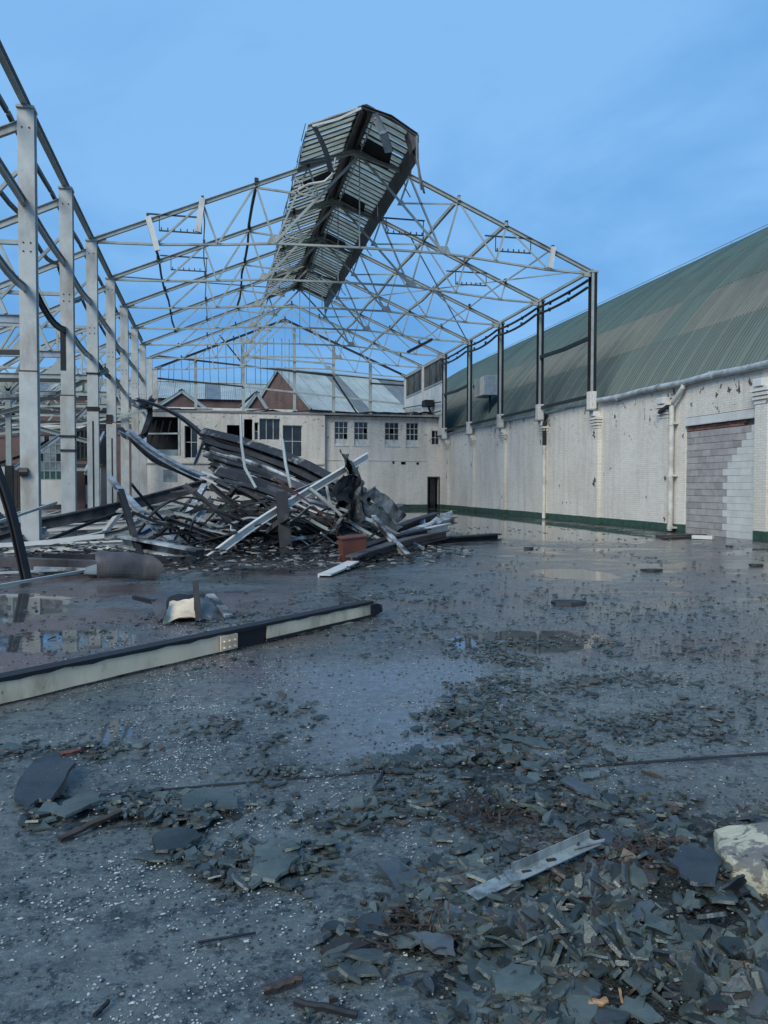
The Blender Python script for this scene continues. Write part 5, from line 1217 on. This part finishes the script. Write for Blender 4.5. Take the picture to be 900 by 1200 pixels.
# larger slabs
for i in range(130):
    for _ in range(60):
        x, y = sr.uniform(-.8, 2.6), sr.uniform(1.9, 5.6)
        xx, yy, _z = px((x, y, 0))
        if -40 < xx < 940 and yy < 1260 and sr.random() < dens(x, y)*.8: break
    add_piece(x, y, sr.uniform(.12, .22), .10, sr, asp=sr.uniform(.4, .85))
# middle distance: stream up to the screed patch and scatter beyond
c = 0
STR = [(gd(590, 770), .45, .5, 1.0), (gd(570, 820), .35, .6, .9), (gd(650, 870), .4, .3, .8), (gd(500, 930), .6, .3, .7), (gd(435, 785), .25, .3, .9), (gd(300, 850), .3, .35, .7), (gd(690, 780), .6, .3, .5), (gd(620, 805), .6, .4, .5), (gd(720, 800), .9, .25, .45), (gd(300, 725), 1.0, .5, .6), (gd(520, 745), 1.2, .5, .5), (gd(820, 820), .8, .15, .35), (gd(500, 700), 1.8, .9, .30), (gd(760, 720), 2.5, 1.0, .25), (gd(60, 885), .35, .12, 1), (gd(650, 760), .9, .5, .6), (gd(830, 760), 1.2, .4, .5), (gd(700, 845), .8, .2, .6), (gd(850, 862), .6, .15, .5), (gd(620, 700), 2, .8, .4), (gd(450, 700), 1.0, .6, .5), (gd(840, 710), 2.0, .5, .4), (gd(240, 720), .5, .25, .9), (gd(470, 895), .55, .07, 1), (gd(430, 897), .4, .06, 1)]
while c < 3300:
    P0, sx, sy, a_ = sr.choice(STR)
    if sr.random() > a_: continue
    x, y = sr.gauss(P0.x, sx*.7), sr.gauss(P0.y, sy*.8)
    if y < 3.5: continue
    xx, yy, _ = px((x, y, 0))
    if 380 < xx < 555 and 772 < yy < 878 and not (xx > 520 and yy > 800): continue
    if not (-30 < xx < 930): continue
    if noise.noise(Vector((x*2.4, y*1.8, 11))) < sr.uniform(-.25, .25): continue
    s = sr.uniform(.015, .075)*(1+.03*y) if sr.random() < .92 else sr.uniform(.07, .15)
    add_piece(x, y, s, .14, sr, z=.006); c += 1
for i in range(2600):                                     # far scatter
    y = 7+22*sr.random()**1.4; x = sr.uniform(-4, min(15.2, 1+y*.75))
    if noise.noise(Vector((x*.7, y*.5, 7))) < .08+sr.uniform(-.25, .2): continue
    add_piece(x, y, sr.uniform(.02, .09)+.002*y, .10, sr, z=.004, m=sr.choice([0, 1, 1]), th=.01)
# named slabs placed by hand
hand = []
def hand_slab(poly, z, tilt, label, m=M_slate2, th=.012, cat='slate', name='slate_slab'):
    P_ = jag([gd(x, y, .0) for x, y in poly], random.Random(len(label)), 4, .07); c_ = sum(P_, Vector())/len(P_)
    z0 = hh(c_.x, c_.y)*.8+z
    V = [p-c_ for p in P_]
    mb = MB(); n = len(V)
    T = [Vector((p.x, p.y, z0+tilt[0]*p.x+tilt[1]*p.y)) for p in V]
    mb.add(T+[t*1.0+Vector((-t.x*.04, -t.y*.04, th)) for t in T], [tuple(reversed(range(n))), tuple(range(n, 2*n))]+[(i, (i+1) % n, n+(i+1) % n, n+i) for i in range(n)])
    lo_ = min(v[2] for v in mb.v)
    if lo_ < .002: mb.v = [(a_, b_, z-lo_+.002) for a_, b_, z in mb.v]
    o = mb.build(name, m); o.location = (c_.x, c_.y, 0); return tag(o, label, cat)
hand_slab([(17, 945), (34, 955), (46, 948), (60, 950), (90, 914), (62, 900), (42, 907), (20, 928)], .05, (.12, .10), 'dark flat sheet with one jagged corner, propped up at the left edge of the foreground', M_slate2, .016, 'sheet')
hand_slab([(785, 1062), (808, 1082), (838, 1084), (846, 1062), (838, 1048), (796, 1042)], .05, (0, .12), 'largest smooth dark slate just left of the pale stone block', M_slate2)
hand_slab([(300, 1010), (294, 1036), (322, 1044), (352, 1018), (346, 1000), (318, 996)], .02, (.02, .05), 'wide slate with stepped edge in the middle of the left foreground', M_slate)
hand_slab([(178, 990), (182, 1006), (215, 1005), (238, 990), (220, 980), (195, 982)], .02, (.02, .05), 'broad flat slate slab left of the rotten timber', M_slate)
hand_slab([(212, 944), (214, 960), (240, 958), (280, 955), (275, 940), (240, 934)], .025, (.02, .06), 'long slab at the back of the left slate cluster', M_slate)
hand_slab([(440, 1018), (474, 1058), (504, 1050), (490, 1028), (462, 1014)], .015, (.02, .02), 'flat dark triangular slate left of the galvanised channel', M_slate2)
hand_slab([(780, 1145), (800, 1162), (824, 1160), (832, 1142), (808, 1128), (786, 1132)], .03, (.03, .05), 'green tinged square slate in the bottom right rubble', M_slate)
hand_slab([(480, 1110), (508, 1130), (534, 1134), (530, 1114), (500, 1108)], .02, (.02, .03), 'smooth blue slate right of bottom centre', M_slate2)
hand_slab([(575, 1166), (580, 1186), (622, 1190), (640, 1176), (625, 1158), (598, 1154)], .03, (.02, .03), 'thick mottled slab at the bottom edge of the rubble', M_slate, .016)
hand_slab([(60, 962), (76, 968), (120, 952), (112, 940), (90, 944)], .03, (.05, .05), 'ragged slate beneath the left propped sheet', M_slate)
hand_slab([(730, 930), (760, 936), (792, 948), (776, 930), (748, 924)], .01, (0, .03), 'small pointed dark slate on the clear floor above the channel', M_slate2)
hand_slab([(655, 922), (676, 934), (700, 940), (690, 926), (668, 918)], .015, (0, .05), 'dark slate sliver above the channel', M_slate2)
# sort: the 280 that show largest become things of their own
def vis(p):
    V, F_, c_, s, m = p; x, y, z = px(c_)
    return -1 if not (-15 < x < 915 and y < 1215) else s*s*FPX*FPX/(z*z)*(EYE/max(z, 1))
pieces.sort(key=vis, reverse=True)
SM = [M_slate, M_slate2, M_slate3]
def where(c_):
    x, y, z = px(c_)
    if y > 1100 and x > 640: return 'in the dense rubble at the bottom right corner'
    if y > 1080 and x > 400: return 'in the rubble right of bottom centre'
    if x > 640 and y > 960: return 'in the heap between the channel and the stone block'
    if y > 960 and x > 400: return 'around and left of the galvanised channel'
    if x < 400 and y > 1080: return 'on the speckled floor at bottom left'
    if x < 400 and y > 880: return 'in the slate clusters of the left foreground'
    if y > 870: return 'in the broad spread just in front of the pale screed patch'
    return 'in the stream of debris beside the pale screed patch'
NI = 285
MN = ['grey green', 'dark blue grey', 'brown stained']
for V, F_, c_, s, m in pieces[:NI]:
    mb = MB().add(V, F_); o = mb.build('slate_fragment', SM[m]); o.location = c_
    loc = where(c_); szn = 'large' if s > .17 else ('medium' if s > .11 else 'small')
    dv = o.data.vertices; w_ = [max(v.co.x for v in dv)-min(v.co.x for v in dv), max(v.co.y for v in dv)-min(v.co.y for v in dv)]
    shp = 'long' if min(w_) < .45*max(w_) else ('narrow' if min(w_) < .65*max(w_) else 'squarish')
    tag(o, '%s %s %s slate %s' % (szn, shp, MN[m], near(c_, LM)), 'slate', 'broken slates '+loc)
rest = [MB(), MB(), MB()]
for V, F_, c_, s, m in pieces[NI:]:
    rest[m].add([v+c_ for v in V], F_)
for i in range(3):
    o = rest[i].build('slate_debris', SM[i]); tag(o, 'countless small %s slate splinters strewn over the floor' % MN[i], 'rubble', kind='stuff')
# grit: tiny dark and grey stone crumbs everywhere near the camera
for gi_, (gm, cnt) in enumerate(((M_slate, 9000), (M_slate2, 7000), (M_conc, 5000))):
    gb2 = MB()
    for i in range(cnt):
        y = 1.9+8*sr.random()**1.9; x = sr.uniform(-.5-.3*y, .5+.85*y)
        if noise.noise(Vector((x*1.4, y*1.1, 9+gi_))) < sr.uniform(-.45, .35): continue
        s_ = sr.uniform(.002, .007)*(1+.15*y); z = max(hh(x, y)*.8, 0)+.002; a_ = sr.uniform(0, 6.28); n = sr.choice([3, 4])
        gb2.prism([Vector((x+s_*math.cos(a_+j*6.28/n)*sr.uniform(.5, 1.2), y+s_*math.sin(a_+j*6.28/n)*sr.uniform(.5, 1.2), z)) for j in range(n)], (0, 0, s_*.35))
    o = gb2.build('grit', gm); tag(o, 'fine %s grit scattered over the near floor' % ('green grey', 'dark', 'pale grey')[gi_], 'grit', kind='stuff')
# white flakes
fk = MB()
for i in range(15000):
    y = 1.9+7.5*sr.random()**1.7; x = sr.uniform(-.75-.28*y, .3+.85*y) if sr.random() < .5 else sr.gauss(-.1, .45)
    if noise.noise(Vector((x*2.6, y*2.0, 2)))+.5*noise.noise(Vector((x*9, y*9, 4))) < sr.uniform(-.2, .5): continue
    z = max(hh(x, y)*.8, 0)+.003; s = sr.uniform(.001, .0035)*(1+.12*y) if sr.random() < .96 else sr.uniform(.005, .010)
    a_ = sr.uniform(0, 6.28); n = sr.choice([3, 4, 5])
    P_ = [Vector((x+s*1.5*math.cos(a_+j*6.28/n)*sr.uniform(.6, 1), y+s*math.sin(a_+j*6.28/n)*sr.uniform(.6, 1), z+sr.uniform(0, .002))) for j in range(n)]
    fk.prism(P_, (0, 0, .0025))
o = fk.build('paint_flakes', M_flake); tag(o, 'tiny white paint and plaster flakes speckling the wet floor', 'flakes', kind='stuff')

rt_ = MB()
for i in range(420):
    cx_, cy_ = sr.choice([(gd(640, 1005).x, gd(640, 1005).y), (gd(735, 1010).x, gd(735, 1010).y), (gd(700, 1030).x, gd(700, 1030).y), (gd(480, 1100).x, gd(480, 1100).y), (gd(575, 960).x, gd(575, 960).y)])
    x = sr.gauss(cx_, .10); y = sr.gauss(cy_, .08); z = hh(x, y)*.85+sr.uniform(0, .035); L = sr.uniform(.02, .10); a_ = sr.uniform(0, 6.28); e_ = sr.uniform(-.4, .7)
    u = Vector((math.cos(a_)*math.cos(e_), math.sin(a_)*math.cos(e_), math.sin(e_)))*L
    rt_.sweep([Vector((x, y, z)), Vector((x, y, z))+u*.5+Vector((0, 0, .006)), Vector((x, y, z))+u], rect(sr.uniform(.003, .010), sr.uniform(.002, .006)))
o = rt_.build('splinter_litter', M_wood); tag(o, 'dark brown splinters and roots matted over the slate heap', 'litter', kind='stuff')
# galvanised channel lying in the rubble
ch = thing('galvanised_channel', 'galvanised steel channel lying diagonally on the slates right of centre', 'steel channel', gd(622, 1030))
c0 = ch.location.copy()
a_, b_ = gd(553, 1052, .05)-c0, gd(697, 985, .11)-c0
a_.z, b_.z = .045, .115
mid = a_.lerp(b_, .34)
MB().sweep([a_, mid+Vector((0, 0, -.004))], cprof(.075, .03, .004)).build('channel_end', M_galv, ch)
MB().sweep([mid+Vector((.0, 0, .012)), b_], [(-.032, -.01), (.034, -.01), (.034, -.006), (-.028, -.006), (-.028, .03), (-.032, .03)]).build('angle', M_galv, ch)
hl = MB()
for q in (.1, .2, .42, .62, .88):
    p = a_.lerp(b_, q)+Vector((0, 0, .004)); hl.box(p-Vector((.02, .008, .012)), p+Vector((.02, .008, .002)))
hl.build('slot_hole', M_dark, ch)
MB().prism([b_+Vector((-.12, -.05, -.01)), b_+Vector((.03, -.03, .0)), b_+Vector((.04, -.012, .0)), b_+Vector((-.1, -.02, -.01))], (0, 0, .006)).build('end_tab', M_galv, ch)
MB().box((mid.x-.045, mid.y-.05, mid.z-.01), (mid.x-.005, mid.y+.04, mid.z+.014)).build('bracket', M_galv, ch)

# stone block at right edge
sb = bmesh.new(); bmesh.ops.create_cube(sb, size=1); bmesh.ops.subdivide_edges(sb, edges=sb.edges, cuts=7, use_grid_fill=True)
for v in sb.verts:
    v.co.x *= .52; v.co.y *= .36; v.co.z *= .21
    if v.co.x < -.1: v.co.z *= 1-.5*(-v.co.x-.1); v.co.y *= 1-.8*(-v.co.x-.1)
    l = v.co.copy(); k = max(abs(l.x)/.26, abs(l.y)/.18, abs(l.z)/.105); r_ = (abs(l.x/.26)**4+abs(l.y/.18)**4+abs(l.z/.105)**4)**.25
    v.co *= (1-.55*(1-1/max(r_, 1)))
    v.co += noise.noise_vector(v.co*6)*.022+noise.noise_vector(v.co*17)*.009
me = bpy.data.meshes.new('stone_block'); sb.to_mesh(me); sb.free(); me.materials.append(M_stone)
o = bpy.data.objects.new('stone_block', me); C.objects.link(o); p = gd(915, 1048); o.location = (p.x+.03, p.y, .115); o.rotation_euler = (R(4), R(-6), R(-22))
tag(o, 'pale cream painted lump of stone at the right edge of the foreground', 'stone block')

# timber splinters
for i, (p, q, w_, h_, m_, lab) in enumerate([((68, 989), (140, 962), .03, .022, M_wood, 'long rotten brown timber strip under the left slate cluster'), ((68, 888), (96, 883), .04, .02, M_rust, 'short reddish timber piece behind the propped dark sheet'), ((307, 1166), (356, 1155), .028, .02, M_wood, 'brown splintered timber near bottom centre left'),
      ((664, 1137), (700, 1137), .018, .012, M_wood2, 'fresh orange splinter in the bottom rubble'), ((548, 1184), (588, 1174), .02, .012, M_wood2, 'pinkish timber splinter at the bottom edge'), ((725, 1176), (729, 1192), .008, .008, M_wood2, 'tiny upright pale splinter at the bottom right'),
      ((690, 1192), (712, 1190), .022, .012, M_wood2, 'small orange wood chip at the very bottom'), ((800, 1084), (850, 1083), .008, .006, M_wood, 'thin stick under the large smooth dark slate'), ((232, 1108), (300, 1098), .008, .008, M_burnt, 'thin black wire on the bare floor'),
      ((345, 1180), (420, 1199), .02, .02, M_burnt, 'dark thin bar at the bottom edge left of centre'), ((775, 1000), (800, 1003), .03, .014, M_wood, 'reddish wood scrap near the top of the right heap'), ((440, 925), (455, 895), .012, .012, M_burnt, 'short dark sliver in front of the screed patch'),
      ((385, 966), (440, 975), .01, .012, M_burnt, 'thin black curved strip on the open floor'), ((110, 1196), (128, 1180), .012, .012, M_burnt, 'small forked twig at bottom left')]):
    a_, b_ = gd(*p), gd(*q); za = hh(a_.x, a_.y)*.85+h_/2+.006; zb = hh(b_.x, b_.y)*.85+h_/2+.012; a_.z, b_.z = za, zb
    pts = [a_.lerp(b_, t/6)+Vector((sr.uniform(-1, 1)*w_*.25, sr.uniform(-1, 1)*w_*.25, sr.uniform(0, 1)*h_*.3)) for t in range(7)]
    c_ = (a_+b_)/2; c_.z = 0
    mb = MB().sweep(pts, [(-w_/2, -h_/2), (w_*.4, -h_/2), (w_/2, h_*.2), (w_*.1, h_/2), (-w_*.45, h_*.35)])
    mb.v = [(x-c_.x, y-c_.y, z) for x, y, z in mb.v]
    o = mb.build('timber_splinter', m_); o.location = c_; tag(o, lab, 'splinter')

# ------------------------------------------------------------------ tell look-alikes apart by place
same = {}
for o in C.objects:
    if o.parent is None and 'label' in o and o.get('kind') is None: same.setdefault(o['label'], []).append(o)
NTH = ['second', 'third', 'fourth', 'fifth', 'sixth', 'seventh', 'eighth', 'ninth', 'tenth']
def cen(o):
    return o.location if (o.type == 'EMPTY' or o.location.length > .01) else sum((v.co for v in o.data.vertices), Vector())/len(o.data.vertices)
def cut(words, n): return words if len(words) <= n else words[len(words)-n:]
for lab, L_ in same.items():
    if len(L_) == 1: continue
    L_.sort(key=lambda o: px(cen(o))[0])
    for i, o in enumerate(L_):
        if i == 0: pre = 'leftmost'
        elif i == len(L_)-1: pre = 'rightmost'
        elif i-1 < len(NTH) and i <= len(L_)//2: pre = NTH[i-1]+' from left,'
        elif len(L_)-2-i < len(NTH): pre = NTH[len(L_)-2-i]+' from right,'
        else: continue
        o['label'] = pre+' '+' '.join(cut(lab.split(), 16-len(pre.split())))
for o in C.objects:
    if o.parent is None and 'label' in o and len(o['label'].split()) > 16: print('LONG', o['label'])
